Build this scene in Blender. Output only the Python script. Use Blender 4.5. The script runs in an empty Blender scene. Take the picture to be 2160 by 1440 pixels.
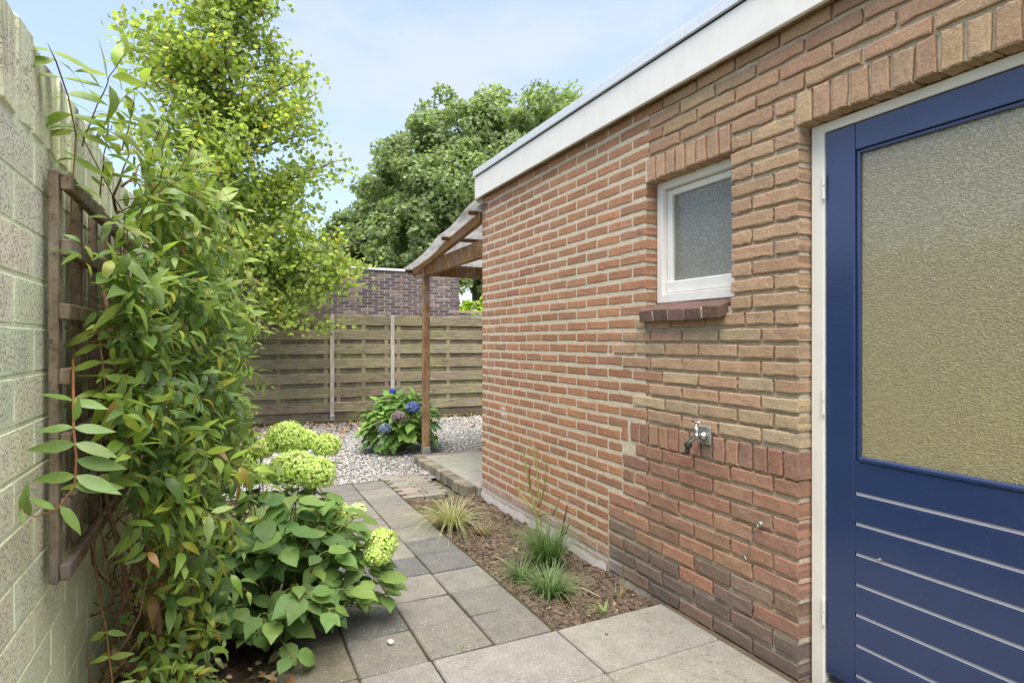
import bpy, math, random
import numpy as np
from mathutils import Vector, Matrix

random.seed(7)
rng = np.random.default_rng(7)
S = bpy.context.scene
R = math.radians
U = random.uniform

# ------------------------------------------------------------------ camera
CAM_H = 1.345
YAW = math.atan(605 / 1245)          # camera turned to the right of the wall direction (+Y)
cam_d = bpy.data.cameras.new('camera')
cam = bpy.data.objects.new('camera', cam_d)
S.collection.objects.link(cam)
cam.location = (0, 0, CAM_H)
cam.rotation_euler = (R(90), 0, -YAW)
cam_d.sensor_width = 36
cam_d.lens = 20.75
cam_d.clip_start = 0.02
cam_d.clip_end = 900
S.camera = cam

# ------------------------------------------------------------------ sky and sun
SUN_DIR = Vector((-0.10, -0.33, 0.93)).normalized()
sun_el = math.asin(SUN_DIR.z)
sun_az = math.atan2(SUN_DIR.x, SUN_DIR.y)
W = bpy.data.worlds.new('World')
S.world = W
W.use_nodes = True
wn = W.node_tree
wn.nodes.clear()
w_out = wn.nodes.new('ShaderNodeOutputWorld')
w_bg = wn.nodes.new('ShaderNodeBackground')
w_bg.inputs['Strength'].default_value = 0.052
sky = wn.nodes.new('ShaderNodeTexSky')
sky.sky_type = 'NISHITA'
sky.sun_disc = False
sky.sun_elevation = sun_el
sky.sun_rotation = sun_az
sky.air_density = 1.0
sky.dust_density = 1.5
sky.ozone_density = 3.0
w_tc = wn.nodes.new('ShaderNodeTexCoord')
w_map = wn.nodes.new('ShaderNodeMapping')
w_map.inputs['Scale'].default_value = (1.6, 1.6, 4.0)
w_map.inputs['Location'].default_value = (0.35, 0.1, 0.2)
w_noise = wn.nodes.new('ShaderNodeTexNoise')
w_noise.inputs['Scale'].default_value = 1.7
w_noise.inputs['Detail'].default_value = 7
w_noise.inputs['Roughness'].default_value = 0.55
w_ramp = wn.nodes.new('ShaderNodeMapRange')
w_ramp.interpolation_type = 'SMOOTHSTEP'
w_ramp.inputs['From Min'].default_value = 0.40
w_ramp.inputs['From Max'].default_value = 0.68
w_ramp.inputs['To Min'].default_value = 0.42
w_ramp.inputs['To Max'].default_value = 0.90
w_mix = wn.nodes.new('ShaderNodeMix')
w_mix.data_type = 'RGBA'
w_mix.inputs['B'].default_value = (2.2, 2.42, 3.1, 1)      # thin bright cloud
wn.links.new(w_tc.outputs['Generated'], w_map.inputs['Vector'])
wn.links.new(w_map.outputs['Vector'], w_noise.inputs['Vector'])
wn.links.new(w_noise.outputs['Fac'], w_ramp.inputs['Value'])
wn.links.new(w_ramp.outputs['Result'], w_mix.inputs['Factor'])
wn.links.new(sky.outputs['Color'], w_mix.inputs['A'])
wn.links.new(w_mix.outputs['Result'], w_bg.inputs['Color'])
wn.links.new(w_bg.outputs['Background'], w_out.inputs['Surface'])

sun_d = bpy.data.lights.new('sun', 'SUN')
sun_d.energy = 1.4
sun_d.angle = R(60)
sun_d.color = (1.0, 0.95, 0.86)
sun = bpy.data.objects.new('sun', sun_d)
S.collection.objects.link(sun)
sun.location = (-4, 4, 12)
sun.rotation_euler = SUN_DIR.to_track_quat('Z', 'Y').to_euler()

S.view_settings.view_transform = 'Standard'
S.view_settings.look = 'None'
S.view_settings.exposure = 2.82
S.view_settings.gamma = 1.0
S.view_settings.use_curve_mapping = False

# ------------------------------------------------------------------ helpers
WL = {}                                # world location of every parent


def link(o, parent=None, loc=(0, 0, 0)):
    S.collection.objects.link(o)
    loc = Vector(loc)
    WL[o] = loc.copy()
    if parent is not None:
        o.parent = parent
        o.location = loc - WL[parent]
    else:
        o.location = loc
    return o


def tag(o, label=None, cat=None, group=None, kind=None):
    if label: o['label'] = label
    if cat: o['category'] = cat
    if group: o['group'] = group
    if kind: o['kind'] = kind
    return o


def thing(name, loc, label, cat, group=None):
    o = bpy.data.objects.new(name, None)
    o.empty_display_size = 0.1
    link(o, None, loc)
    return tag(o, label, cat, group)


def mesh_np(name, V, F, mat, col=None, smooth=False):
    """mesh from numpy verts (n,3) and faces (m,k) or a list of such arrays / a list of tuples."""
    me = bpy.data.meshes.new(name)
    V = np.asarray(V, dtype=np.float32)
    if isinstance(F, np.ndarray):
        F = [F]
    if F and not isinstance(F[0], np.ndarray):
        sizes = np.array([len(f) for f in F], dtype=np.int32)
        idx = np.fromiter((i for f in F for i in f), dtype=np.int32)
    else:
        sizes = np.concatenate([np.full(len(f), f.shape[1], dtype=np.int32) for f in F])
        idx = np.concatenate([f.reshape(-1) for f in F]).astype(np.int32)
    me.vertices.add(len(V))
    me.vertices.foreach_set('co', V.reshape(-1))
    me.loops.add(len(idx))
    me.loops.foreach_set('vertex_index', idx)
    me.polygons.add(len(sizes))
    starts = np.concatenate([[0], np.cumsum(sizes)[:-1]]).astype(np.int32)
    me.polygons.foreach_set('loop_start', starts)
    me.polygons.foreach_set('loop_total', sizes)
    me.polygons.foreach_set('use_smooth', np.full(len(sizes), bool(smooth)))
    a = me.color_attributes.new('Col', 'FLOAT_COLOR', 'POINT')
    if col is None:
        col = np.ones((len(V), 3))
    col = np.asarray(col, dtype=np.float32)
    if col.ndim == 1:
        col = np.tile(col, (len(V), 1))
    c4 = np.ones((len(V), 4), dtype=np.float32)
    c4[:, :3] = col[:, :3]
    a.data.foreach_set('color', c4.reshape(-1))
    me.update(calc_edges=True)
    me.validate()
    if mat: me.materials.append(mat)
    return me


def obj(name, me, parent=None, loc=(0, 0, 0), color=None):
    o = bpy.data.objects.new(name, me)
    if color is not None:
        o.color = (color[0], color[1], color[2], 1)
    return link(o, parent, loc)


# chamfered box topology ------------------------------------------------
def _rbox_topology():
    idx, pts = {}, []
    for sx in (-1, 1):
        for sy in (-1, 1):
            for sz in (-1, 1):
                for ax in range(3):
                    idx[(sx, sy, sz, ax)] = len(pts)
                    pts.append((sx, sy, sz, ax))
    faces = []
    for ax in range(3):
        o1, o2 = [a for a in range(3) if a != ax]
        for s in (-1, 1):
            q = []
            for a, b in ((-1, -1), (1, -1), (1, 1), (-1, 1)):
                k = [0, 0, 0]; k[ax] = s; k[o1] = a; k[o2] = b
                q.append(idx[(k[0], k[1], k[2], ax)])
            faces.append(q)
    for ax in range(3):                # edges along ax
        o1, o2 = [a for a in range(3) if a != ax]
        for a in (-1, 1):
            for b in (-1, 1):
                k = [0, 0, 0]; k[o1] = a; k[o2] = b
                k[ax] = -1; lo = tuple(k); k[ax] = 1; hi = tuple(k)
                faces.append([idx[lo + (o1,)], idx[hi + (o1,)], idx[hi + (o2,)], idx[lo + (o2,)]])
    for sx in (-1, 1):
        for sy in (-1, 1):
            for sz in (-1, 1):
                faces.append([idx[(sx, sy, sz, 0)], idx[(sx, sy, sz, 1)], idx[(sx, sy, sz, 2)]])
    P = []
    for sx, sy, sz, ax in pts:
        v = [sx * .8, sy * .8, sz * .8]; v[ax] = (sx, sy, sz)[ax]
        P.append(v)
    P = np.array(P)
    out = []
    for f in faces:
        a, b, c = P[f[0]], P[f[1]], P[f[2]]
        n = np.cross(b - a, c - a)
        out.append(f if np.dot(n, P[f].mean(0)) > 0 else f[::-1])
    return np.array([p[:3] for p in pts], float), np.array([p[3] for p in pts]), out


RB_S, RB_AX, RB_F = _rbox_topology()


def rbox(lo, hi, b=0.003, jit=0.0):
    lo, hi = np.array(lo, float), np.array(hi, float)
    c, h = (lo + hi) / 2, np.abs(hi - lo) / 2
    b = min(b, h.min() * .9)
    V = RB_S * (h - b)
    V[np.arange(24), RB_AX] = RB_S[np.arange(24), RB_AX] * h[RB_AX]
    if jit:
        J = rng.uniform(-jit, jit, (8, 3))
        V += np.repeat(J, 3, axis=0)
    return V + c, RB_F


class MB:
    def __init__(self):
        self.V, self.F, self.C, self.n = [], [], [], 0

    def add(self, V, F, col=(1, 1, 1)):
        V = np.asarray(V, float)
        self.V.append(V)
        self.F += [tuple(i + self.n for i in f) for f in F]
        col = np.asarray(col, float)
        self.C.append(np.tile(col, (len(V), 1)) if col.ndim == 1 else col)
        self.n += len(V)
        return self

    def box(self, lo, hi, b=0.003, col=(1, 1, 1), jit=0.0):
        V, F = rbox(lo, hi, b, jit)
        return self.add(V, F, col)

    def tube(self, pts, r, n=7, col=(1, 1, 1), cap=True):
        pts = [Vector(p) for p in pts]
        m = len(pts)
        rs = r if hasattr(r, '__len__') else [r] * m
        up = None
        V = []
        for i, p in enumerate(pts):
            t = (pts[min(i + 1, m - 1)] - pts[max(i - 1, 0)])
            t = t.normalized() if t.length > 1e-9 else Vector((0, 0, 1))
            if up is None:
                a = Vector((1, 0, 0)) if abs(t.x) < .8 else Vector((0, 1, 0))
                up = t.cross(a).normalized()
            else:
                up = (up - t * up.dot(t))
                up = up.normalized() if up.length > 1e-6 else t.orthogonal().normalized()
            s = t.cross(up)
            for k in range(n):
                a = 2 * math.pi * k / n
                V.append(p + (up * math.cos(a) + s * math.sin(a)) * rs[i])
        F = []
        for i in range(m - 1):
            for k in range(n):
                k2 = (k + 1) % n
                F.append((i * n + k, i * n + k2, (i + 1) * n + k2, (i + 1) * n + k))
        if cap:
            F.append(tuple(range(n - 1, -1, -1)))
            F.append(tuple((m - 1) * n + k for k in range(n)))
        return self.add([tuple(v) for v in V], F, col)

    def lathe(self, prof, origin, axis=(0, 0, 1), n=16, col=(1, 1, 1)):
        """prof: list of (radius, distance along the axis)."""
        ax = Vector(axis).normalized(); o = Vector(origin)
        u = ax.orthogonal().normalized(); v = ax.cross(u)
        V, F = [], []
        for r, d in prof:
            for k in range(n):
                a = 2 * math.pi * k / n
                V.append(tuple(o + ax * d + (u * math.cos(a) + v * math.sin(a)) * max(r, 1e-4)))
        for i in range(len(prof) - 1):
            for k in range(n):
                k2 = (k + 1) % n
                F.append((i * n + k, i * n + k2, (i + 1) * n + k2, (i + 1) * n + k))
        F.append(tuple(range(n - 1, -1, -1)))
        F.append(tuple((len(prof) - 1) * n + k for k in range(n)))
        return self.add(V, F, col)

    def build(self, name, mat, parent=None, loc=None, smooth=False):
        V = np.concatenate(self.V)
        if loc is None:
            loc = (V.min(0) + V.max(0)) / 2
        return obj(name, mesh_np(name, V - np.array(loc), self.F, mat, np.concatenate(self.C), smooth), parent, loc)


def one_box(name, lo, hi, mat, parent=None, b=0.003, col=(1, 1, 1), jit=0.0):
    return MB().box(lo, hi, b, col, jit).build(name, mat, parent)


# ------------------------------------------------------------------ materials
class NT:
    def __init__(self, name):
        self.m = bpy.data.materials.new(name)
        self.m.use_nodes = True
        self.t = self.m.node_tree
        self.t.nodes.clear()
        self.out = self.t.nodes.new('ShaderNodeOutputMaterial')
        self._pos = self._col = None

    def n(self, typ, **kw):
        nd = self.t.nodes.new('ShaderNode' + typ)
        for k, v in kw.items():
            if k in nd.inputs.keys():
                self.set(nd.inputs[k], v)
            else:
                setattr(nd, k, v)
        return nd

    def set(self, sock, v):
        if isinstance(v, bpy.types.NodeSocket):
            self.t.links.new(v, sock)
        elif isinstance(v, (tuple, list)) and len(v) == 3 and sock.type == 'RGBA':
            sock.default_value = (*v, 1)
        else:
            sock.default_value = v

    @property
    def pos(self):
        if self._pos is None: self._pos = self.n('NewGeometry').outputs['Position']
        return self._pos

    @property
    def objco(self):
        return self.n('TexCoord').outputs['Object']

    @property
    def col(self):
        """vertex colour x object colour"""
        if self._col is None:
            a = self.n('Attribute', attribute_name='Col').outputs['Color']
            b = self.n('ObjectInfo').outputs['Color']
            self._col = self.mixc(a, b, 1.0, 'MULTIPLY')
        return self._col

    def mixc(self, a, b, f, mode='MIX'):
        x = self.n('Mix', data_type='RGBA', blend_type=mode)
        self.set(x.inputs['Factor'], f); self.set(x.inputs['A'], a); self.set(x.inputs['B'], b)
        return x.outputs['Result']

    def math(self, op, a, b=0.0, c=None):
        x = self.n('Math', operation=op)
        self.set(x.inputs[0], a); self.set(x.inputs[1], b)
        if c is not None: self.set(x.inputs[2], c)
        return x.outputs[0]

    def scaled(self, vec, s):
        x = self.n('Mapping'); self.set(x.inputs['Vector'], vec); x.inputs['Scale'].default_value = s
        return x.outputs['Vector']

    def noise(self, scale, detail=3, rough=.5, vec=None, dist=0.0):
        return self.n('TexNoise', Vector=vec or self.pos, Scale=scale, Detail=detail, Roughness=rough, Distortion=dist).outputs['Fac']

    def vor(self, scale, feature='F1', vec=None, rnd=1.0):
        return self.n('TexVoronoi', Vector=vec or self.pos, Scale=scale, feature=feature, Randomness=rnd).outputs['Distance']

    def rng(self, v, a, b, c=0.0, d=1.0, smooth=True):
        x = self.n('MapRange', interpolation_type='SMOOTHSTEP' if smooth else 'LINEAR')
        for k, val in zip(('Value', 'From Min', 'From Max', 'To Min', 'To Max'), (v, a, b, c, d)):
            self.set(x.inputs[k], val)
        return x.outputs['Result']

    def sep(self, v):
        return self.n('SeparateXYZ', Vector=v).outputs

    def bump(self, h, strength=.5, dist=.005, normal=None):
        x = self.n('Bump', Height=h, Strength=strength, Distance=dist)
        if normal is not None: self.set(x.inputs['Normal'], normal)
        return x.outputs['Normal']

    def hsv(self, c, h=.5, s=1.0, v=1.0):
        x = self.n('HueSaturation', Color=c, Hue=h, Saturation=s, Value=v)
        return x.outputs['Color']

    def pbsdf(self, color, rough=.8, spec=.3, normal=None, metal=0.0, coat=0.0, coat_rough=.1):
        b = self.n('BsdfPrincipled')
        self.set(b.inputs['Base Color'], color)
        self.set(b.inputs['Roughness'], rough)
        self.set(b.inputs['Specular IOR Level'], spec)
        self.set(b.inputs['Metallic'], metal)
        self.set(b.inputs['Coat Weight'], coat)
        self.set(b.inputs['Coat Roughness'], coat_rough)
        if normal is not None:
            self.set(b.inputs['Normal'], normal)
        return b.outputs['BSDF']

    def finish(self, shader):
        self.t.links.new(shader, self.out.inputs['Surface'])
        return self.m


def m_brick():
    k = NT('brick')
    big = k.noise(14, 4, .6)
    fine = k.noise(105, 5, .75)
    c = k.mixc(k.col, k.mixc((.72, .69, .67), (1.28, 1.25, 1.2), big), 1, 'MULTIPLY')
    c = k.mixc(c, k.mixc((.38, .36, .34), (1.62, 1.62, 1.6), fine), 1, 'MULTIPLY')
    patch = k.rng(k.noise(33, 5, .7), .62, .72, 0, .55)
    c = k.mixc(c, (.50, .36, .25), patch)
    spots = k.rng(k.vor(120), .13, .05, 0, .5)
    c = k.mixc(c, (.12, .08, .07), k.math('MULTIPLY', spots, k.rng(k.noise(9, 2), .5, .65)))
    z = k.sep(k.pos)[2]; y = k.sep(k.pos)[1]
    salt = k.math('MULTIPLY', k.rng(k.math('ADD', z, k.math('MULTIPLY', k.noise(7, 4, .6), .22)), .27, .13, 0, .75), k.rng(y, 2.6, 3.0))
    c = k.mixc(c, (.46, .41, .38), salt)
    grime = k.math('MULTIPLY', k.rng(k.math('ADD', z, k.math('MULTIPLY', k.noise(5, 3), .25)), .35, .12, 0, .45), k.rng(y, 3.0, 2.7))
    c = k.mixc(c, (.12, .10, .09), grime)
    runs = k.math('MULTIPLY', k.rng(k.noise(1, 4, .7, k.scaled(k.pos, (60, 60, 7))), .66, .78, 0, .6), k.rng(k.noise(2.3, 2), .45, .6))
    c = k.mixc(c, (.62, .58, .52), runs)
    dv = k.n('VectorMath', operation='DISTANCE'); k.set(dv.inputs[0], k.pos); dv.inputs[1].default_value = (2.055, 4.39, .77)
    splash = k.rng(k.math('ADD', dv.outputs['Value'], k.math('MULTIPLY', k.noise(30, 4, .7), .09)), .11, .06, 0, .7)
    c = k.mixc(c, (.72, .68, .62), splash)
    h = k.math('ADD', k.math('MULTIPLY', fine, .6), k.math('MULTIPLY', k.noise(55, 5, .7), 1.2))
    return k.finish(k.pbsdf(c, .92, .15, k.bump(h, .6, .006)))


def m_mortar():
    k = NT('mortar')
    c = k.mixc((.48, .415, .30), (.70, .62, .465), k.noise(30, 5, .7))
    c = k.mixc(c, k.mixc((.42, .42, .42), (1.55, 1.55, 1.55), k.noise(130, 5, .75)), 1, 'MULTIPLY')
    z = k.sep(k.pos)[2]
    c = k.mixc(c, (.38, .35, .32), k.rng(k.math('ADD', z, k.math('MULTIPLY', k.noise(7, 3), .2)), .28, .12, 0, .8))
    h = k.math('ADD', k.noise(180, 5, .7), k.noise(40, 3))
    return k.finish(k.pbsdf(c, .95, .1, k.bump(h, .9, .006)))


def m_paint(name, color, rough=.35, spec=.4, grain=0.0, dirt=.15, bumpy=.08, coat=0.0, axis=(1, 1, 1)):
    k = NT(name)
    c = k.mixc(color, tuple(x * .78 for x in color), k.math('MULTIPLY', k.rng(k.noise(6, 5, .65), .45, .7), dirt * 3))
    c = k.mixc(c, tuple(x * .8 for x in color), k.rng(k.noise(1, 4, .65, k.scaled(k.pos, (22, 22, 2.5))), .52, .75, 0, dirt * 2.2))
    n = k.noise(1, 3, .6, k.scaled(k.pos, tuple(90 * a for a in axis)))
    r = k.math('ADD', rough, k.math('MULTIPLY', k.noise(20, 3), .12))
    return k.finish(k.pbsdf(c, r, spec, k.bump(n, bumpy + grain, .004), 0, coat))


def m_blue():
    k = NT('blue_gloss_paint')
    c = k.mixc((.018, .035, .102), (.025, .048, .128), k.noise(5, 5, .65))
    chips = k.math('MULTIPLY', k.rng(k.noise(90, 6, .75), .70, .75, 0, .8), k.rng(k.noise(6, 2), .52, .62))
    c = k.mixc(c, (.5, .52, .58), chips)
    dust = k.math('MULTIPLY', k.rng(k.vor(110), .12, .05, 0, .7), k.rng(k.noise(14, 2), .56, .68))
    c = k.mixc(c, (.45, .44, .42), dust)
    h = k.noise(1, 4, .6, k.scaled(k.pos, (60, 18, 150)))
    h2 = k.noise(7, 2)
    return k.finish(k.pbsdf(c, k.math('ADD', .16, k.math('MULTIPLY', k.noise(30, 4), .16)), .5,
                            k.bump(k.math('ADD', k.math('MULTIPLY', h, .6), h2), .16, .006), 0, .35, .12))


def m_glass(name, c0, c1, scale, strength, rough=.08, stretch=(1, 1, 1), dist=.003):
    k = NT(name)
    p = k.n('Mapping', Vector=k.pos); p.inputs['Scale'].default_value = stretch
    p = p.outputs['Vector']
    warp = k.n('TexNoise', Vector=p, Scale=scale * .55, Detail=2).outputs['Color']
    wv = k.n('VectorMath', operation='MULTIPLY_ADD'); k.set(wv.inputs[0], warp); wv.inputs[1].default_value = (.03, .03, .03); k.set(wv.inputs[2], p)
    v = k.vor(scale, 'SMOOTH_F1', wv.outputs[0])
    h = k.math('SUBTRACT', 1.0, v)
    ripple = k.math('SINE', k.math('MULTIPLY', v, 9.0))
    h = k.math('ADD', h, k.math('MULTIPLY', ripple, .12))
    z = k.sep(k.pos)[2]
    c = k.mixc(c1, c0, k.rng(z, .9, 2.0))  # height gradient in the colour stands in for sky and wall reflections
    c = k.mixc(c, tuple(x * .8 for x in c0), k.math('MULTIPLY', k.noise(2.2, 2), .5))
    c = k.mixc(c, k.mixc((.8, .8, .78), (1.3, 1.3, 1.3), k.rng(v, .15, .75)), .8, 'MULTIPLY')
    return k.finish(k.pbsdf(c, rough, .7, k.bump(h, strength, dist), 0, .6, .04))


def m_wood(name, c0, c1, axis=(1, 1, 1), algae=0.0, rough=.85, col_attr=True, grain=1.0, grey=0.0):
    k = NT(name)
    vec = k.scaled(k.pos, axis)
    g = k.noise(1, 5, .65, vec, .6)
    big = k.noise(2.5, 4, .6)
    c = k.mixc(c0, c1, k.rng(g, .3, .72))
    c = k.mixc(c, k.mixc((.62, .60, .58), (1.3, 1.3, 1.3), big), 1, 'MULTIPLY')
    c = k.mixc(c, k.col, 1, 'MULTIPLY')
    if grey:
        c = k.mixc(c, (.30, .28, .25), k.rng(k.noise(6, 4, .6), .45, .7, 0, grey))
    if algae:
        a = k.math('MULTIPLY', k.rng(k.noise(3.2, 5, .7), .46, .70), algae)
        c = k.mixc(c, (.25, .26, .085), a)
        d = k.rng(k.noise(9, 5, .75), .60, .74, 0, .55)
        c = k.mixc(c, (.035, .032, .025), d)
    crack = k.rng(k.noise(1, 3, .5, k.scaled(k.pos, tuple(a * 2.2 for a in axis))), .36, .30, 0, .7)
    c = k.mixc(c, (.03, .025, .02), crack)
    return k.finish(k.pbsdf(c, rough, .2, k.bump(g, .5 * grain, .004)))


def m_concrete():
    k = NT('concrete_paving')
    n1 = k.noise(7, 5, .65)
    c = k.mixc((.098, .093, .083), (.240, .230, .206), k.noise(9, 6, .7))
    c = k.mixc(c, k.mixc((.35, .35, .35), (1.65, 1.65, 1.65), k.noise(150, 4, .75)), 1, 'MULTIPLY')
    c = k.mixc(c, k.col, 1, 'MULTIPLY')
    v = k.n('TexVoronoi', Vector=k.pos, Scale=120.0)
    light = k.rng(v.outputs['Distance'], .30, .16, 0, 1)
    pick = k.rng(k.sep(v.outputs['Color'])[0], .72, .8)
    c = k.mixc(c, (.55, .53, .48), k.math('MULTIPLY', k.math('MULTIPLY', light, pick), .75))
    pick2 = k.rng(k.sep(v.outputs['Color'])[1], .8, .88)
    c = k.mixc(c, (.06, .055, .05), k.math('MULTIPLY', k.math('MULTIPLY', light, pick2), .7))
    lich = k.math('MULTIPLY', k.rng(k.noise(28, 6, .8), .55, .66, 0, .75), k.rng(k.noise(3, 2), .42, .6))
    c = k.mixc(c, (.055, .052, .045), lich)
    green = k.math('MULTIPLY', k.rng(k.noise(5, 4, .7), .55, .72, 0, .35), 1)
    c = k.mixc(c, (.15, .15, .075), green)
    return k.finish(k.pbsdf(c, .9, .2, k.bump(k.math('ADD', k.noise(170, 4, .7), k.noise(30, 3)), .55, .004)))


def m_block():
    k = NT('lime_painted_blocks')
    n1 = k.noise(3.5, 4, .6)
    green = k.mixc((.68, .73, .49), (.82, .84, .63), n1)
    o = k.sep(k.objco)
    ey = k.math('DIVIDE', k.math('ABSOLUTE', o[1]), .146)
    ez = k.math('DIVIDE', k.math('ABSOLUTE', o[2]), .054)
    e = k.math('ADD', k.math('MAXIMUM', ey, ez), k.math('MULTIPLY', k.math('SUBTRACT', k.noise(16, 4, .65), .5), .9))
    z = k.sep(k.pos)[2]
    bare = k.math('MULTIPLY', k.rng(e, 1.0, .55), k.rng(k.math('ADD', z, k.math('MULTIPLY', n1, .9)), .9, 1.35, .15, 1))
    c = k.mixc(green, k.mixc((.72, .66, .52), (.80, .80, .63), k.noise(7, 4, .6)), k.math('MULTIPLY', bare, .6))
    c = k.mixc(c, k.col, 1, 'MULTIPLY')
    p = k.noise(120, 5, .62)
    pit = k.rng(p, .46, .37)
    v = k.vor(110)
    pore = k.math('MULTIPLY', k.rng(v, .34, .18), k.rng(k.noise(34, 3), .46, .58))
    holes = k.math('MULTIPLY', k.math('MAXIMUM', pit, pore), k.rng(bare, 0, .7, .35, 1))
    c = k.mixc(c, (.17, .17, .115), k.math('MULTIPLY', holes, .62))
    streak = k.math('MULTIPLY', k.rng(k.noise(1, 4, .6, k.scaled(k.pos, (14, 14, 1.6))), .45, .66), k.rng(z, 1.80, 2.05, .1, .85))
    c = k.mixc(c, (.17, .155, .12), streak)
    damp = k.math('MULTIPLY', k.rng(k.noise(1, 4, .6, k.scaled(k.pos, (7, 7, 1.5))), .5, .7), .3)
    c = k.mixc(c, (.44, .46, .29), damp)
    h = k.math('SUBTRACT', k.math('ADD', k.math('MULTIPLY', k.noise(30, 4), .8), k.math('MULTIPLY', k.noise(170, 3), .25)), holes)
    return k.finish(k.pbsdf(c, .95, .1, k.bump(h, .75, .0035)))


def m_simple(name, scale=40, rough=.9, spec=.2, bump=.4, contrast=.35, dist=.004, metal=0.0):
    """vertex-coloured material with grain"""
    k = NT(name)
    n = k.noise(scale, 4, .65)
    c = k.mixc(k.col, k.mixc((1 - contrast,) * 3, (1 + contrast,) * 3, n), 1, 'MULTIPLY')
    return k.finish(k.pbsdf(c, rough, spec, k.bump(n, bump, dist), metal))


def m_soil():
    k = NT('garden_soil')
    c = k.mixc((.075, .055, .043), (.23, .18, .14), k.noise(9, 6, .7))
    c = k.mixc(c, (.30, .25, .20), k.rng(k.noise(3, 4), .56, .75, 0, .6))
    c = k.mixc(c, k.mixc((.5, .5, .5), (1.5, 1.5, 1.5), k.noise(90, 4, .7)), 1, 'MULTIPLY')
    c = k.mixc(c, k.col, 1, 'MULTIPLY')
    return k.finish(k.pbsdf(c, .97, .08, k.bump(k.math('ADD', k.noise(60, 5, .7), k.noise(200, 3)), .9, .012)))


def m_leaf(name, transl=.35, rough=.42, spec=.45, vein=60, sat=1.0):
    k = NT(name)
    n = k.noise(vein, 3, .6)
    c = k.mixc(k.col, k.mixc((.72, .74, .7), (1.25, 1.24, 1.2), n), 1, 'MULTIPLY')
    back = k.n('NewGeometry').outputs['Backfacing']
    c = k.mixc(c, k.mixc(c, (.35, .42, .22), .3), back)
    p = k.pbsdf(c, rough, spec, k.bump(n, .25, .003))
    t = k.n('BsdfTranslucent', Color=k.hsv(k.mixc(c, (.92, 1.0, .45), 1, 'MULTIPLY'), .5, 1.0 * sat, 1.6)).outputs[0]
    x = k.n('MixShader'); k.set(x.inputs[0], transl); k.set(x.inputs[1], p); k.set(x.inputs[2], t)
    return k.finish(x.outputs[0])


def m_bark(name, c0, c1, s=(30, 30, 6)):
    k = NT(name)
    n = k.noise(1, 5, .7, k.scaled(k.pos, s), .5)
    c = k.mixc(c0, c1, n)
    c = k.mixc(c, k.col, 1, 'MULTIPLY')
    return k.finish(k.pbsdf(c, .9, .15, k.bump(n, .9, .01)))


def m_metal(name, color, rough=.35, metal=1.0, dull=.6):
    k = NT(name)
    n = k.noise(25, 5, .7)
    c = k.mixc(color, tuple(x * dull for x in color), k.rng(n, .4, .7))
    return k.finish(k.pbsdf(c, k.math('ADD', rough, k.math('MULTIPLY', n, .2)), .5, k.bump(n, .08, .003), metal))


def m_sheet():
    k = NT('corrugated_plastic')
    c = k.mixc((.62, .62, .61), (.42, .41, .40), k.rng(k.noise(5, 5, .65), .4, .75))
    p = k.pbsdf(c, .35, .4)
    t = k.n('BsdfTranslucent', Color=c).outputs[0]
    x = k.n('MixShader'); x.inputs[0].default_value = .65
    k.set(x.inputs[1], p); k.set(x.inputs[2], t)
    return k.finish(x.outputs[0])


BRICK = m_brick()
MORTAR = m_mortar()
WHITE = m_paint('white_paint', (.77, .75, .69), .38, .4, dirt=.10)
CREAM = m_paint('cream_paint', (.76, .74, .66), .4, .4, dirt=.08)
BLUE = m_blue()
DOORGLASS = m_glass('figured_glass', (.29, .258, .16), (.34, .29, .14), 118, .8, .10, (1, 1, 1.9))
WINGLASS = m_glass('obscured_glass', (.20, .20, .155), (.23, .225, .17), 120, 1.0, .2, (1, 1, 1.1), .004)
W_TRELLIS = m_wood('weathered_trellis_wood', (.13, .095, .06), (.31, .235, .16), (22, 22, 22), .0, grey=.35)
W_FENCE = m_wood('mossy_fence_wood', (.125, .108, .075), (.285, .25, .18), (5, 40, 60), .5)
W_POST = m_wood('grey_post_wood', (.30, .26, .20), (.50, .45, .36), (40, 40, 5), .25)
W_PERG = m_wood('brown_pergola_wood', (.17, .09, .042), (.38, .235, .125), (26, 26, 9), .0, grey=.35)
W_GREY = m_wood('silvered_board_wood', (.22, .20, .18), (.42, .40, .36), (40, 40, 5), .0)
CONC = m_concrete()
BLOCK = m_block()
ROOFING = m_simple('bitumen_roofing', 20, .9, .1, .4)
ZINC = m_metal('zinc_trim', (.72, .74, .76), .4, .3, .9)
STEEL = m_metal('galvanised_steel', (.50, .50, .48), .38, .9)
CHROME = m_metal('chrome', (.62, .62, .60), .12, 1.0)
BLACK = m_simple('black_plastic', 60, .4, .4, .1)
SOIL = m_soil()
STONE = m_simple('stones', 60, .85, .25, .4, .3)
PAVER = m_simple('clay_pavers', 50, .9, .15, .6, .4)
LITTER = m_simple('dry_litter', 70, .85, .15, .2, .3)
BLADE = m_leaf('grass_blade', .3, .5, .3, 50)
VINE_LEAF = m_leaf('vine_leaf', .33, .40, .4, 45)
HYD_LEAF = m_leaf('hydrangea_leaf', .32, .5, .25, 40)
TREE_LEAF = m_leaf('tree_leaf', .55, .45, .35, 12)
OAK_LEAF = m_leaf('oak_leaf', .42, .5, .3, 3)
PETAL = m_leaf('petal', .35, .6, .15, 80)
BARK = m_bark('bark', (.07, .058, .045), (.22, .19, .15))
VINEWOOD = m_bark('vine_wood', (.10, .065, .04), (.33, .24, .155), (60, 60, 12))
STEM = m_bark('green_stem', (.7, .7, .7), (1.2, 1.2, 1.2), (60, 60, 15))
SHEET = m_sheet()


def jc(c, v=.12, h=.05):
    """a colour with its own small variation"""
    k = 1 + U(-v, v)
    return tuple(max(.004, x * k * (1 + U(-h, h))) for x in c)


def struct(o):
    o['kind'] = 'structure'
    return o


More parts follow.
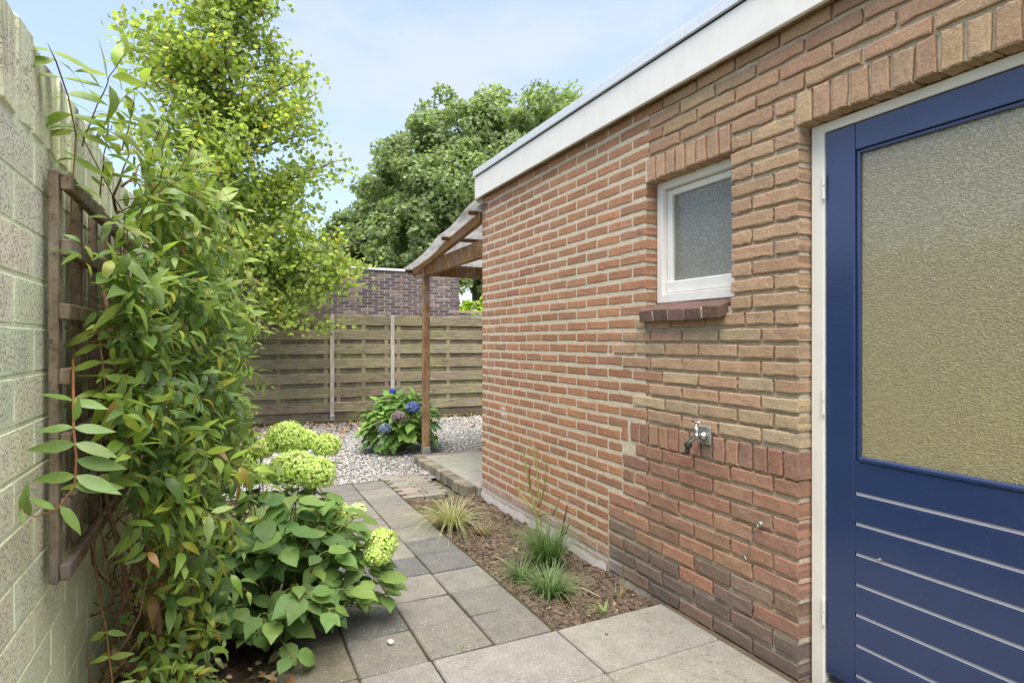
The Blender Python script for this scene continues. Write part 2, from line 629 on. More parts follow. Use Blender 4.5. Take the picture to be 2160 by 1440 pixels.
def grid_mesh(x0, x1, y0, y1, nx, ny, zf):
    xs, ys = np.linspace(x0, x1, nx + 1), np.linspace(y0, y1, ny + 1)
    X, Y = np.meshgrid(xs, ys)
    Z = zf(X, Y)
    V = np.stack([X, Y, Z], -1).reshape(-1, 3)
    i = np.arange(ny)[:, None] * (nx + 1) + np.arange(nx)[None, :]
    F = np.stack([i, i + 1, i + nx + 2, i + nx + 1], -1).reshape(-1, 4)
    return V, F


def lump(X, Y, s, seed=0):
    """cheap smooth noise in the plane"""
    r = np.random.default_rng(seed)
    Z = np.zeros_like(X)
    for o in range(5):
        f = s * 1.8 ** o
        a, b, p = r.uniform(0, 2 * math.pi, 3)
        Z += np.sin(f * (X * math.cos(a) + Y * math.sin(a)) + p + 1.7 * np.sin(f * .6 * (X * math.sin(b) - Y * math.cos(b)) + a)) / 1.55 ** o
    return Z / 2.6


# ================================================================== SETTING
XW, XD, XL = 2.055, 2.120, -0.400      # faces of the brick wall, of the door frame, of the block wall
YC = 4.84                              # far corner of the brick wall

# ground ------------------------------------------------------------------
V, F = grid_mesh(-400, 400, -400, 400, 8, 8, lambda X, Y: X * 0 - .06)
ground = struct(obj('ground', mesh_np('ground', V, F, m_simple('bare_ground', 2, .95, .1, .5, .5), (.10, .095, .06))))

# path --------------------------------------------------------------------
TX = [.180, .482, .778, 1.080, 1.378]
TY0, TP = 2.395, .300
path = one_box('path', (.10, .2, -.058), (1.40, 5.76, -.012), SOIL, None, .002, (.45, .50, .36))
struct(path)
tones = [(.95, .92, .86), (1.02, 1.0, .95), (.82, .82, .80), (.66, .68, .70), (1.12, 1.08, 1.0), (.9, .9, .88)]
dark_tiles = {(1, 1), (1, 3), (2, 3), (3, 4)}
for j in range(-4, 11):
    for i in range(4):
        if i > 0 and j < 0:
            continue
        y0 = TY0 + j * TP
        t = (.62, .64, .68) if (i, j) in dark_tiles else random.choice(tones)
        if i == 0: t = (.86, .78, .66)
        t = jc(t, .07, .02)
        V, F = rbox((-.1448, -.1445, -.02), (.1448, .1445, .02), .006, .0028)
        V[:, 2] += V[:, 0] * U(-.012, .012) + V[:, 1] * U(-.012, .012)
        cx, cy = (TX[i] + TX[i + 1]) / 2, y0 + TP / 2
        obj('paving_tile', mesh_np('paving_tile', V, F, CONC, t), path, (cx, cy, -.020 + U(-.0025, .0025)))
# clay pavers between path and patio
for r_ in range(12):
    for c_ in range(3):
        y0 = 4.98 + r_ * .0745
        if y0 > 5.80: continue
        V, F = rbox((-.092, -.034, -.02), (.092, .034, .02), .005, .003)
        cx = 1.48 + c_ * .193 + (.05 if r_ % 2 else 0)
        if cx > 1.86: continue
        obj('clay_paver', mesh_np('clay_paver', V, F, PAVER, jc((.20, .175, .145), .18)), path, (cx, y0 + .037, -.022 + U(-.003, .002)))

# landing of large slabs ----------------------------------------------------
landing = struct(one_box('landing', (.49, .2, -.058), (2.10, 2.392, -.012), SOIL, None, .002, (.9, .9, .8)))
for j in range(5):
    y1 = 2.390 - j * .400
    for a, b in ((.482, .785), (.785, 1.392), (1.392, 2.012)):
        t = jc((1.12, 1.12, 1.11) if a < 1.3 else (1.26, 1.24, 1.19), .05, .02)
        V, F = rbox((-(b - a) / 2 + .0035, -.1965, -.022), ((b - a) / 2 - .0035, .1965, .022), .007, .002)
        obj('concrete_slab', mesh_np('concrete_slab', V, F, CONC, t), landing, ((a + b) / 2, y1 - .2, -.018 + U(-.002, .002)))

# patio ---------------------------------------------------------------------
patio = struct(one_box('patio', (2.03, 4.92, -.05), (6.2, 6.46, .018), SOIL, None, .004))
for a, b, c_, d in ((2.035, 2.72, 4.93, 5.44), (2.035, 2.72, 5.45, 5.95), (2.035, 2.72, 5.96, 6.45), (2.73, 3.6, 4.93, 5.7), (2.73, 3.6, 5.71, 6.45), (3.61, 5.0, 4.93, 6.45)):
    one_box('concrete_slab', (a, c_, .012), (b, d, .050), CONC, patio, .006, jc((1.65, 1.6, 1.5), .04))
y = 4.915
while y < 6.42:
    w = U(.094, .104)
    MB().box((1.918 + U(-.006, .006), y, -.05), (2.027, y + w - .011, .052 + U(-.006, .006)), .007, jc((.20, .175, .125), .25), .004).build('kerb_brick', PAVER, patio)
    y += w
for x0 in (2.06, 2.17):
    MB().box((x0 - .03, 4.855, -.05), (x0 + .072, 4.915, .05), .007, jc((.22, .2, .17), .15), .004).build('kerb_brick', PAVER, patio)
for i in range(14):
    x0 = 1.93 + i * .205
    MB().box((x0, 6.468, -.05), (x0 + .197, 6.52, .055), .006, jc((.26, .2, .15), .15), .003).build('kerb_brick', PAVER, patio)

# soil bed along the brick wall ----------------------------------------------
def soil_z(X, Y):
    Z = -.030 + .020 * lump(X, Y, 7, 1) + .014 * lump(X, Y, 19, 2) + .007 * lump(X, Y, 47, 3)
    edge = np.clip(np.minimum(np.minimum(X - 1.385, 2.055 - X) / .10, (Y - 2.40) / .10), 0, 1)
    return Z * 1.0 + (edge - 1) * .006
V, F = grid_mesh(1.385, 2.10, 2.396, 4.915, 110, 380, soil_z)
V[:, 2] += rng.normal(0, .0022, len(V))
soil = struct(obj('soil', mesh_np('soil', V, F, SOIL, (1, 1, 1), True)))
# planting bed under the vine
def bed_z(X, Y):
    return -.03 + .03 * lump(X, Y, 5, 5) + .012 * lump(X, Y, 21, 6)
V, F = grid_mesh(-.42, .176, .5, 5.6, 60, 400, bed_z)
V[:, 2] += rng.normal(0, .003, len(V))
pbed = struct(obj('planting_bed', mesh_np('planting_bed', V, F, SOIL, (.55, .5, .45), True)))

# soil clods
OCT_V = np.array([(1, 0, 0), (-1, 0, 0), (0, 1, 0), (0, -1, 0), (0, 0, 1), (0, 0, -1)], float)
OCT_F = np.array([(0, 2, 4), (2, 1, 4), (1, 3, 4), (3, 0, 4), (2, 0, 5), (1, 2, 5), (3, 1, 5), (0, 3, 5)])
def _ico():
    V = [v / np.linalg.norm(v) for v in OCT_V]; F = []; mid = {}
    def m(a, b):
        k = (min(a, b), max(a, b))
        if k not in mid:
            p = V[a] + V[b]; V.append(p / np.linalg.norm(p)); mid[k] = len(V) - 1
        return mid[k]
    for a, b, c in OCT_F:
        x, y_, z = m(a, b), m(b, c), m(c, a)
        F += [(a, x, z), (x, b, y_), (z, y_, c), (x, y_, z)]
    return np.array(V), np.array(F)
ICO_V, ICO_F = _ico()


def rocks(name, P, size, mat, cols, base=(OCT_V, OCT_F), flat=.65, smooth=False, rough=.28):
    BV, BF = base
    n = len(P)
    q = rng.normal(size=(n, 4)); q /= np.linalg.norm(q, axis=1)[:, None]
    w, x, y_, z = q.T
    Rm = np.stack([1 - 2 * (y_ * y_ + z * z), 2 * (x * y_ - z * w), 2 * (x * z + y_ * w),
                   2 * (x * y_ + z * w), 1 - 2 * (x * x + z * z), 2 * (y_ * z - x * w),
                   2 * (x * z - y_ * w), 2 * (y_ * z + x * w), 1 - 2 * (x * x + y_ * y_)], -1).reshape(n, 3, 3)
    L = BV[None] * (1 + rng.normal(0, rough, (n, len(BV), 1))) * (size[:, None, None] * rng.uniform(.6, 1.2, (n, 1, 3)))
    Vv = np.einsum('nij,nkj->nki', Rm, L)
    Vv[:, :, 2] *= flat
    Vv += P[:, None, :]
    Fv = (BF[None] + (np.arange(n) * len(BV))[:, None, None]).reshape(-1, 3)
    C = np.repeat(cols, len(BV), axis=0)
    return mesh_np(name, Vv.reshape(-1, 3), Fv, mat, C, smooth)


n = 9000
P = np.stack([rng.uniform(1.40, 2.05, n), rng.uniform(2.42, 4.88, n), np.zeros(n)], -1)
P[:, 2] = soil_z(P[:, 0], P[:, 1])
sz = np.minimum(rng.lognormal(math.log(.0065), .55, n), .026)
cl = np.array([(.95, .9, .85)]) * rng.uniform(.40, 1.5, (n, 1)) * rng.uniform(.95, 1.05, (n, 3))
o = obj('soil_clods', rocks('soil_clods', P, sz, SOIL, cl, (ICO_V, ICO_F), .8))
tag(o, 'crumbly dark clods of earth on the narrow bed beside the brick wall', 'soil', None, 'stuff')


def flakes(name, P, size, mat, cols):
    """dry leaves and chips: small bent quads"""
    n = len(P)
    a = rng.uniform(0, 6.283, n); tilt = rng.normal(0, .45, (n, 2))
    L = np.array([(-1, -.5, 0), (0, -.62, .22), (1, -.1, 0), (1, .15, 0), (0, .6, .15), (-1, .35, 0)])
    Vl = L[None] * size[:, None, None] * rng.uniform(.6, 1.2, (n, 1, 3))
    ca, sa = np.cos(a)[:, None], np.sin(a)[:, None]
    X = Vl[:, :, 0] * ca - Vl[:, :, 1] * sa
    Y = Vl[:, :, 0] * sa + Vl[:, :, 1] * ca
    Z = Vl[:, :, 2] + X * tilt[:, :1] + Y * tilt[:, 1:] + size[:, None] * .35
    Vv = np.stack([X, Y, Z], -1) + P[:, None, :]
    Fq = np.array([(0, 1, 4, 5), (1, 2, 3, 4)])
    Fv = (Fq[None] + (np.arange(n) * 6)[:, None, None]).reshape(-1, 4)
    return mesh_np(name, Vv.reshape(-1, 3), Fv, mat, np.repeat(cols, 6, axis=0))


LIT = np.array([(.20, .10, .05), (.28, .17, .08), (.14, .075, .045), (.34, .25, .14), (.10, .06, .045), (.40, .33, .22)])
n = 420
P = np.stack([rng.uniform(1.40, 2.04, n), rng.uniform(2.42, 4.85, n), np.zeros(n)], -1)
P[:, 2] = soil_z(P[:, 0], P[:, 1]) + .004
o = obj('leaf_litter', flakes('leaf_litter', P, rng.uniform(.005, .015, n), LITTER, LIT[rng.integers(0, 5, n)] * .75))
tag(o, 'brown scraps of bark and dead leaf strewn over the narrow bed', 'litter', None, 'stuff')
n = 1300
P = np.stack([rng.uniform(-.38, .26, n), rng.uniform(1.4, 5.5, n), np.zeros(n)], -1)
P[:, 2] = np.maximum(bed_z(P[:, 0], P[:, 1]), -.005 * (P[:, 0] > .16)) + .005
o = obj('leaf_litter', flakes('leaf_litter', P, rng.uniform(.008, .026, n), LITTER, LIT[rng.integers(0, 6, n)] * .8))
tag(o, 'dry brown leaves and straw heaped on the dark soil under the vine', 'litter', None, 'stuff')

# gravel --------------------------------------------------------------------------
V, F = grid_mesh(-1.2, 6.5, 5.70, 10.7, 120, 90, lambda X, Y: -.035 + .012 * lump(X, Y, 3, 9))
gbed = struct(obj('gravel_bed', mesh_np('gravel_bed', V, F, m_simple('gravel_base', 90, .95, .1, .9, .7), (.2, .19, .175), True)))
n = 62000
P = np.stack([rng.uniform(-.9, 5.6, n), 5.74 + (10.40 - 5.74) * rng.uniform(0, 1, n) ** 1.25, np.zeros(n)], -1)
keep = ~((P[:, 0] > 1.90) & (P[:, 1] < 6.54)) & ~((P[:, 0] < 1.9) & (P[:, 0] > 1.36) & (P[:, 1] < 5.84))
P = P[keep]; n = len(P)
P[:, 2] = -.030 + .012 * lump(P[:, 0], P[:, 1], 3, 9) + rng.uniform(0, .014, n)
GC = np.array([(.62, .60, .57), (.74, .73, .70), (.45, .43, .40), (.66, .60, .50), (.28, .27, .26), (.55, .47, .38), (.80, .79, .77), (.36, .30, .25)])
cl = GC[rng.choice(8, n, p=[.22, .15, .18, .12, .11, .08, .08, .06])] * .58 * rng.uniform(.8, 1.1, (n, 1))
o = obj('gravel', rocks('gravel', P, rng.uniform(.008, .019, n), STONE, cl, (OCT_V, OCT_F), .75))
tag(o, 'pale grey and white gravel between the paved path and the wooden fence', 'gravel', None, 'stuff')
n = 900
P = np.stack([rng.uniform(-.3, 4.3, n), 10.25 - np.abs(rng.normal(0, .9, n)), np.full(n, -.008)], -1)
P[:, 0] = np.where(rng.uniform(0, 1, n) < .6, rng.uniform(-.3, 2.0, n), P[:, 0])
o = obj('leaf_litter', flakes('leaf_litter', P, rng.uniform(.015, .035, n), LITTER, LIT[rng.integers(0, 6, n)]))
tag(o, 'brown fallen leaves scattered on the gravel before the fence', 'litter', None, 'stuff')

# ================================================================== BRICK HOUSE
house = thing('brick_house', (XW, YC, 0), 'low flat-roofed brick building with white fascia, blue door and small window', 'building')
RED = [(.37, .200, .120), (.355, .190, .115), (.38, .210, .126), (.35, .195, .125), (.365, .205, .132), (.40, .213, .120)]
BRN = [(.40, .275, .182), (.38, .256, .170), (.41, .270, .178), (.42, .298, .188), (.37, .244, .165), (.40, .282, .185), (.39, .250, .168)]
YEL = [(.42, .320, .212), (.42, .300, .198), (.42, .325, .218), (.41, .285, .192), (.42, .275, .195)]
LOW = [(.315, .182, .128), (.33, .194, .134), (.305, .182, .134), (.32, .178, .126), (.29, .182, .136), (.33, .204, .138)]
DRK = [(.20, .15, .125), (.17, .135, .12), (.22, .165, .13), (.24, .16, .125)]

bricks = []                            # (y0, y1, z0, z1, depth, proud, colour, roughness of outline)


def add_brick(y0, y1, z0, z1, col, depth=.075, proud=0.0, rough=.0018):
    if y1 - y0 > .02:
        bricks.append((y0, y1, z0, z1, depth, proud, jc(col, .12, .025), rough))


RC, RH = .0714, .049                   # red course and brick height
Z0 = 1.420
J = .0115


def row_z(k):
    return Z0 + RC * k, Z0 + RC * k + RH


def red_joints(k):
    if k % 2:
        return [YC] + [4.690 - .2362 * n for n in range(20)]
    return [YC, 4.748] + [4.573 - .2362 * n for n in range(20)]


def fill(joints, lo, hi, z0, z1, cols, **kw):
    """bricks between consecutive joints, cut to lo..hi"""
    js = sorted(set([j for j in joints if lo + .03 < j < hi - .03] + [lo, hi]))
    for a, b in zip(js[:-1], js[1:]):
        e0 = 0 if a == lo and kw.get('edge_lo') else J / 2
        e1 = 0 if b == hi and kw.get('edge_hi') else J / 2
        jt = U(-.0022, .0022)
        add_brick(a + e0, b - e1, z0 + jt + U(-.001, .001), z1 + jt + U(-.0015, .0015), random.choice(cols),
                  **{q: w for q, w in kw.items() if not q.startswith('edge')})


YJ, WJ0, WJ1 = 1.616, 1.963, 2.564      # door jamb, window right and left jambs
# left limit of the brown (older) brickwork for each upper course
bound = {}
for k in range(13, 18): bound[k] = 2.43 if k % 2 == 0 else 2.54
bound[0] = 2.655; bound[-1] = 2.775; bound[-2] = 2.865; bound[-3] = 2.775
bound[-4] = 2.432; bound[-5] = 2.545; bound[-6] = 2.675; bound[-7] = 2.552
bound[-8] = bound[-9] = 2.72
low_rows = [.785 - .0805 * j for j in range(11)]     # top lines of the lower brown courses


def low_bound(z):
    if z > .69: return 2.66 if z > .735 else 2.775
    if z > .60: return 2.775 if z > .655 else 2.655
    if z > .50: return 2.775
    return 2.912


for k in range(-21, 17):
    z0, z1 = row_z(k)
    if k == 16: z1 = z0 + .05
    if -9 <= k <= 17 and k in bound:
        b = bound[k]
    elif 1 <= k <= 12:
        b = WJ1
    else:
        b = max(low_bound(z0 + .02), low_bound(z1 - .02)) if k < -9 else 2.6
    edge = 1 <= k <= 10
    fill(red_joints(k), b, YC, z0, z1, RED, edge_lo=edge, edge_hi=True, depth=.085 if edge else .06)
# brown: above the lintels
for k in range(13, 17):
    z0, z1 = row_z(k)
    off = 1.3530 if k % 2 else 1.470
    js = [off + .2362 * n for n in range(-8, 8)]
    fill(js, .05, bound[k] - .002, z0 - .0015, z1 + .0035, BRN, proud=.004, rough=.0026)
# pillar between window and door
for k in range(1, 11):
    z0, z1 = row_z(k)
    js = [1.847] if k % 2 else [1.733]
    fill(js, YJ, WJ0, z0 - .0015, z1 + .0035, BRN, edge_lo=True, edge_hi=True, depth=.085, proud=.004, rough=.0026)
for k in (11, 12):
    z0, z1 = row_z(k)
    fill([1.85] if k == 11 else [1.735], YJ + .018 if k > 10 else YJ, WJ0 + .004, z0 - .0015, z1 + .0035, BRN, proud=.004, rough=.0026)
# below the window
for k in range(-7, 1):
    z0, z1 = row_z(k)
    js = [1.798 + .2425 * n for n in range(8)] if k % 2 else [1.733, 1.927] + [2.169 + .2405 * n for n in range(6)]
    if k == 0: js = [1.733, 1.885, 2.125, 2.365, 2.56]
    fill(js, YJ, bound[k] - .002, z0 - .0015, z1 + .0035, YEL + BRN[:3], edge_lo=True, depth=.085, proud=.004, rough=.0026)
# soldier courses: over the window, over the door, under the window rows
def soldiers(y0, y1, n, z0, z1, cols, **kw):
    w = (y1 - y0) / n
    for i in range(n):
        g = U(.009, .014)
        add_brick(y0 + i * w + g / 2, y0 + (i + 1) * w - g / 2, z0 + U(-.003, .003), z1 + U(-.003, .003), random.choice(cols), **kw)
soldiers(1.968, 2.556, 8, 2.205, 2.326, BRN, depth=.085, proud=.004, rough=.003)
soldiers(.05, 1.630, 21, 2.206, 2.328, BRN, depth=.085, proud=.004, rough=.003)
soldiers(YJ - .006, 2.700, 14, .790, .898, LOW + [LOW[2], LOW[4], DRK[2]], depth=.085, proud=.004, rough=.003)
add_brick(2.728, 2.782, .783, .893, RED[1])
# lower brown courses
for j, zt in enumerate(low_rows[:-1]):
    lo_z, hi_z = zt - .0805 + .014, zt - .005
    b = low_bound(zt - .04)
    js = [1.737 + .2317 * n for n in range(8)] if j % 2 == 0 else [1.616 + .228 + .2317 * n for n in range(8)]
    cols = LOW if j < 6 else (LOW + DRK * 2 if j < 8 else DRK)
    kw = dict(edge_lo=True, depth=.085, proud=.003, rough=.0026)
    fill(js, YJ, b - .002, lo_z, hi_z, cols, **kw)

BU = np.array([0, .035, .26, .5, .74, .965, 1.0])
BVv = np.array([0, .13, .5, .87, 1.0])


def brick_geo(y0, y1, z0, z1, depth, proud, rough):
    L, H = y1 - y0, z1 - z0
    u, v = BU.copy(), BVv.copy()
    e = .006
    u[1], u[-2] = e / L, 1 - e / L
    v[1], v[-2] = e / H, 1 - e / H
    nu, nv = len(u), len(v)
    Y, Zz = np.meshgrid((u - .5) * L, (v - .5) * H)
    X = np.full_like(Y, -proud)
    ring = np.zeros_like(Y, bool); ring[0] = ring[-1] = True; ring[:, 0] = ring[:, -1] = True
    X[ring] += .0022 if rough < .003 else .0035
    X += rng.normal(0, rough * .16, X.shape) + U(-.5, .5) * rough
    inner = ~ring
    Y[ring] += rng.normal(0, rough * .7, ring.sum()); Zz[ring] += rng.normal(0, rough * .8, ring.sum())
    if rough > .0022 and U(0, 1) < .4:          # a chipped corner
        c = random.choice(((0, 0), (0, -1), (-1, 0), (-1, -1)))
        X[c] += U(.004, .010); Zz[c] *= .90
    Vf = np.stack([X, Y, Zz], -1).reshape(-1, 3)
    per = [(0, i) for i in range(nu)] + [(j, nu - 1) for j in range(1, nv)] + [(nv - 1, i) for i in range(nu - 2, -1, -1)] + [(j, 0) for j in range(nv - 2, 0, -1)]
    pi = [j * nu + i for j, i in per]
    back = Vf[pi].copy(); back[:, 0] = depth
    Vall = np.concatenate([Vf, back])
    F = []
    for j in range(nv - 1):
        for i in range(nu - 1):
            F.append((j * nu + i, (j + 1) * nu + i, (j + 1) * nu + i + 1, j * nu + i + 1))
    n0, m = nu * nv, len(pi)
    for a in range(m):
        b = (a + 1) % m
        F.append((pi[a], pi[b], n0 + b, n0 + a))
    return Vall, F


# the 300 bricks that show largest are parts, the rest one joined part
def show(b):
    cy, cz = (b[0] + b[1]) / 2, (b[2] + b[3]) / 2
    d = Vector((XW, cy, cz - CAM_H))
    zc = XW * math.sin(YAW) + cy * math.cos(YAW)
    xc = XW * math.cos(YAW) - cy * math.sin(YAW)
    if zc < .1 or abs(xc / zc) > .90 or abs((cz - CAM_H) / zc) > .62: return 0
    return (b[1] - b[0]) * (b[3] - b[2]) * XW / (zc ** 2 * d.length)


order = sorted(range(len(bricks)), key=lambda i: -show(bricks[i]))
chosen = set(order[:298])
rest = MB()
for i, (y0, y1, z0, z1, dp, pr, cl, rg) in enumerate(bricks):
    V, F = brick_geo(y0, y1, z0, z1, dp, pr, rg)
    c = np.array([XW, (y0 + y1) / 2, (z0 + z1) / 2])
    if i in chosen:
        obj('brick', mesh_np('brick', V, F, BRICK, cl), house, c)
    else:
        rest.add(V + c, F, cl)
o = rest.build('brickwork', BRICK, house)
o['kind'] = 'stuff'

# mortar body of the wall, with the openings left free
mor = MB()
XB = 2.335
def mslab(y0, y1, z0, z1, x0):
    mor.box((x0, y0, z0), (XB, y1, z1), .0015)
RX, BX = XW + .0025, XW + .0110         # flush joints in the red part, raked joints in the brown
mslab(2.915, YC - .004, -.15, 2.66, RX)
mslab(2.565 + .006, 2.915, .45, 2.208, RX)
mslab(2.545, 2.915, 2.208, 2.66, RX)
mslab(2.445, 2.545, 2.33, 2.66, BX)
mslab(2.571, 2.915, -.15, .45, BX - .004)
mslab(WJ0 - .006, 2.571, -.15, 1.505, BX)
mslab(YJ + .005, WJ0 - .006, -.15, 2.66, BX)
mslab(WJ0 - .006, 2.545, 2.212, 2.33, BX)
mslab(WJ0 - .006, 2.445, 2.33, 2.66, BX)
mslab(-.4, YJ + .005, 2.213, 2.66, BX)
mslab(-.4, .68, -.15, 2.213, BX)
mor.build('wall', MORTAR, house)
# rear body of the building and its roof
one_box('rear_wall', (XB + .002, -.4, -.15), (5.6, YC - .01, 2.64), MORTAR, house, .01)
one_box('roof', (2.04, -.5, 2.665), (5.7, 4.84, 2.78), ROOFING, house, .01, (.10, .10, .10))
# plinth smear of cement at the foot of the red wall
V, F = grid_mesh(0, 1, 0, 1, 120, 4, lambda X, Y: X * 0)
yy = 2.93 + V[:, 0] * (YC - 2.93 + .002)
hh = .018 + .022 * lump(yy, yy * 0, 9, 4) + .010 * lump(yy, yy * 0, 31, 5)
zz = -.10 + V[:, 1] * (.10 + hh)
xx = XW - .012 + .010 * V[:, 1] ** 2 + rng.normal(0, .0016, len(V))
obj('cement_skirt', mesh_np('cement_skirt', np.stack([xx, yy, zz], -1) - np.array((XW, 3.9, 0)), F[:, ::-1], m_simple('cement', 80, .95, .1, .7, .35), (.47, .44, .41), True), house, (XW, 3.9, 0))

# fascia, soffit, zinc trim
XF = 1.997
fas = one_box('fascia', (XF, 3.03, 2.608), (XF + .022, 4.868, 2.797), WHITE, house, .003)
one_box('fascia', (XF, .93, 2.608), (XF + .022, 3.027, 2.797), WHITE, house, .003)
one_box('fascia', (XF, -.5, 2.608), (XF + .022, .927, 2.797), WHITE, house, .003)
one_box('fascia', (XF + .023, 4.847, 2.608), (5.7, 4.868, 2.797), WHITE, house, .003)
one_box('soffit', (XF + .022, -.5, 2.618), (XW + .02, 4.846, 2.632), m_paint('dark_soffit', (.22, .19, .15), .7, .2), house, .002)
one_box('soffit_batten', (XF + .022, -.5, 2.604), (XF + .036, 4.846, 2.617), W_PERG, house, .002, (.7, .6, .5))
for a, b, c_ in ((4.26, 4.880, ZINC), (2.2, 4.257, ZINC), (-.5, 2.197, ZINC)):
    mb = MB()
    mb.box((XF - .014, a, 2.806), (XF + .004, b, 2.862), .003)
    mb.box((XF + .004, a, 2.846), (XF + .16, b, 2.861), .003)
    mb.build('roof_trim', c_, house)
mb = MB(); mb.box((XF + .005, 4.863, 2.806), (5.7, 4.880, 2.862), .003); mb.build('roof_trim', ZINC, house)
one_box('trim_gap', (XF + .006, -.5, 2.797), (XF + .03, 4.86, 2.846), BLACK, house, .001, (.03, .03, .03))

# window ---------------------------------------------------------------------
XWI = 2.127
win = MB()
fy0, fy1, fz0, fz1 = 1.955, 2.561, 1.552, 2.206
for lo, hi in (((XWI, fy1 - .044, fz0), (XWI + .075, fy1, fz1)), ((XWI, fy0, fz0), (XWI + .075, fy0 + .044, fz1)),
               ((XWI + .0005, fy0 + .044, fz1 - .040), (XWI + .075, fy1 - .044, fz1)), ((XWI + .0005, fy0 + .044, fz0), (XWI + .075, fy1 - .044, fz0 + .048))):
    win.box(lo, hi, .003)
window = win.build('window', WHITE, house)
sash = MB()
sx = XWI + .033
sy0, sy1, sz0, sz1 = fy0 + .047, fy1 - .047, fz0 + .053, fz1 - .043
for lo, hi in (((sx, sy1 - .036, sz0), (sx + .04, sy1, sz1)), ((sx, sy0, sz0), (sx + .04, sy0 + .036, sz1)),
               ((sx + .0005, sy0 + .036, sz1 - .034), (sx + .04, sy1 - .036, sz1)), ((sx - .012, sy0 + .004, sz0), (sx + .04, sy1 - .004, sz0 + .062))):
    sash.box(lo, hi, .004)
sash.build('sash', WHITE, window)
one_box('pane', (sx + .018, sy0 + .03, sz0 + .05), (sx + .024, sy1 - .03, sz1 - .03), WINGLASS, window, .001)
# brick sill, five dark glazed bricks tilted outwards
for i in range(5):
    y0 = 1.990 + i * .1165
    V, F = rbox((-.075, -.0545, -.030), (.075, .0545, .032), .005, .003)
    a = R(17)
    x, z = V[:, 0].copy(), V[:, 2].copy()
    V[:, 0] = x * math.cos(a) - z * math.sin(a) * .3
    V[:, 2] = z + x * math.tan(a)
    obj('sill_brick', mesh_np('sill_brick', V, F, m_sill if False else BRICK, jc((.150, .100, .085), .12)), house, (2.077, y0 + .0565, 1.500 + U(-.002, .002)))
V, F = rbox((-.070, -.285, -.027), (.075, .285, .024), .003, .001)
x, z = V[:, 0].copy(), V[:, 2].copy()
V[:, 0] = x * math.cos(R(17)) - z * math.sin(R(17)) * .3
V[:, 2] = z + x * math.tan(R(17))
obj('sill_bed', mesh_np('sill_bed', V, F, MORTAR), house, (2.077, 2.278, 1.500))

# door -------------------------------------------------------------------------
fr = MB()
fr.box((XD, 1.553, -.03), (XD + .11, 1.609, 2.203), .003)
fr.box((XD, .690, -.03), (XD + .11, .748, 2.203), .003)
fr.box((XD + .0005, .748, 2.166), (XD + .11, 1.553, 2.203), .003)
fr.build('door_frame', CREAM, house)
door = one_box('door', (XD + .022, .760, .012), (XD + .05, 1.540, .040), BLUE, house, .002)   # bottom rail carries the rest
DX = XD + .006
one_box('stile', (DX, 1.432, .045), (DX + .045, 1.549, 2.162), BLUE, door, .0025)
one_box('stile', (DX, .752, .045), (DX + .045, .868, 2.162), BLUE, door, .0025)
one_box('top_rail', (DX + .0008, .870, 2.063), (DX + .045, 1.430, 2.162), BLUE, door, .0025)
# glazing bead
gb = MB()
gz0, gz1, gy0, gy1 = .900, 2.0625, .8685, 1.4315
gb.box((DX + .010, gy1 - .014, gz0), (DX + .028, gy1, gz1), .003)
gb.box((DX + .010, gy0, gz0), (DX + .028, gy0 + .014, gz1), .003)
gb.box((DX + .0105, gy0 + .014, gz1 - .014), (DX + .028, gy1 - .014, gz1), .003)
gb.box((DX - .004, gy0 + .014, gz0 - .003), (DX + .028, gy1 - .014, gz0 + .015), .005)
gb.build('glazing_bead', BLUE, door)
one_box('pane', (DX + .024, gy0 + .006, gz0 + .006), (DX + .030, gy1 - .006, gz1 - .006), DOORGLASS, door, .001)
# boards parted by pale strips
m_strip = m_paint('pale_strip_paint', (.50, .50, .57), .3, .4, dirt=.12)
zs = [.897] + [.783 - .1136 * i for i in range(7)] + [.045]
for i in range(len(zs) - 1):
    t, b = zs[i], zs[i + 1]
    if i > 0:
        one_box('groove_strip', (DX + .005, .8705, t - .0145), (DX + .035, 1.4295, t - .0005), m_strip, door, .001)
        t -= .0155
    ch = .002
    x0, x1 = DX + .0008, DX + .04
    pr = [(x0, b + .0008), (x0, t - ch), (x0 + ch * .9, t - .0008), (x1, t - .0008), (x1, b + .0008)]
    V, F = [], []
    for yv in (.8700, 1.4300):
        V += [(p[0], yv, p[1]) for p in pr]
    m = len(pr)
    for a in range(m):
        c_ = (a + 1) % m
        F.append((a, a + m, c_ + m, c_))
    F.append(tuple(range(m))); F.append(tuple(range(2 * m - 1, m - 1, -1)))
    cc = np.array(((x0 + x1) / 2, 1.15, (t + b) / 2))
    obj('board', mesh_np('board', np.array(V) - cc, F, BLUE), door, cc)
for hz in (1.955, 1.110, .285):
    mb = MB()
    mb.tube([(XD - .006, 1.5505, hz - .052), (XD - .006, 1.5505, hz - .002)], .0062, 8)
    mb.tube([(XD - .006, 1.5505, hz + .002), (XD - .006, 1.5505, hz + .048)], .0062, 8)
    mb.box((XD - .0045, 1.5505, hz - .05), (XD + .004, 1.560, hz + .046), .001)
    mb.build('hinge', CREAM, door, smooth=False)
mb = MB(); mb.lathe([(.0055, 0), (.0055, .004), (.002, .006), (.002, .014), (.001, .016)], (DX + .001, 1.335, .558), (-1, .3, .2), 8)
mb.build('nail', STEEL, door)
one_box('threshold', (XD + .004, .74, -.04), (XD + .12, 1.56, .008), CONC, house, .005, (.9, .9, .85))

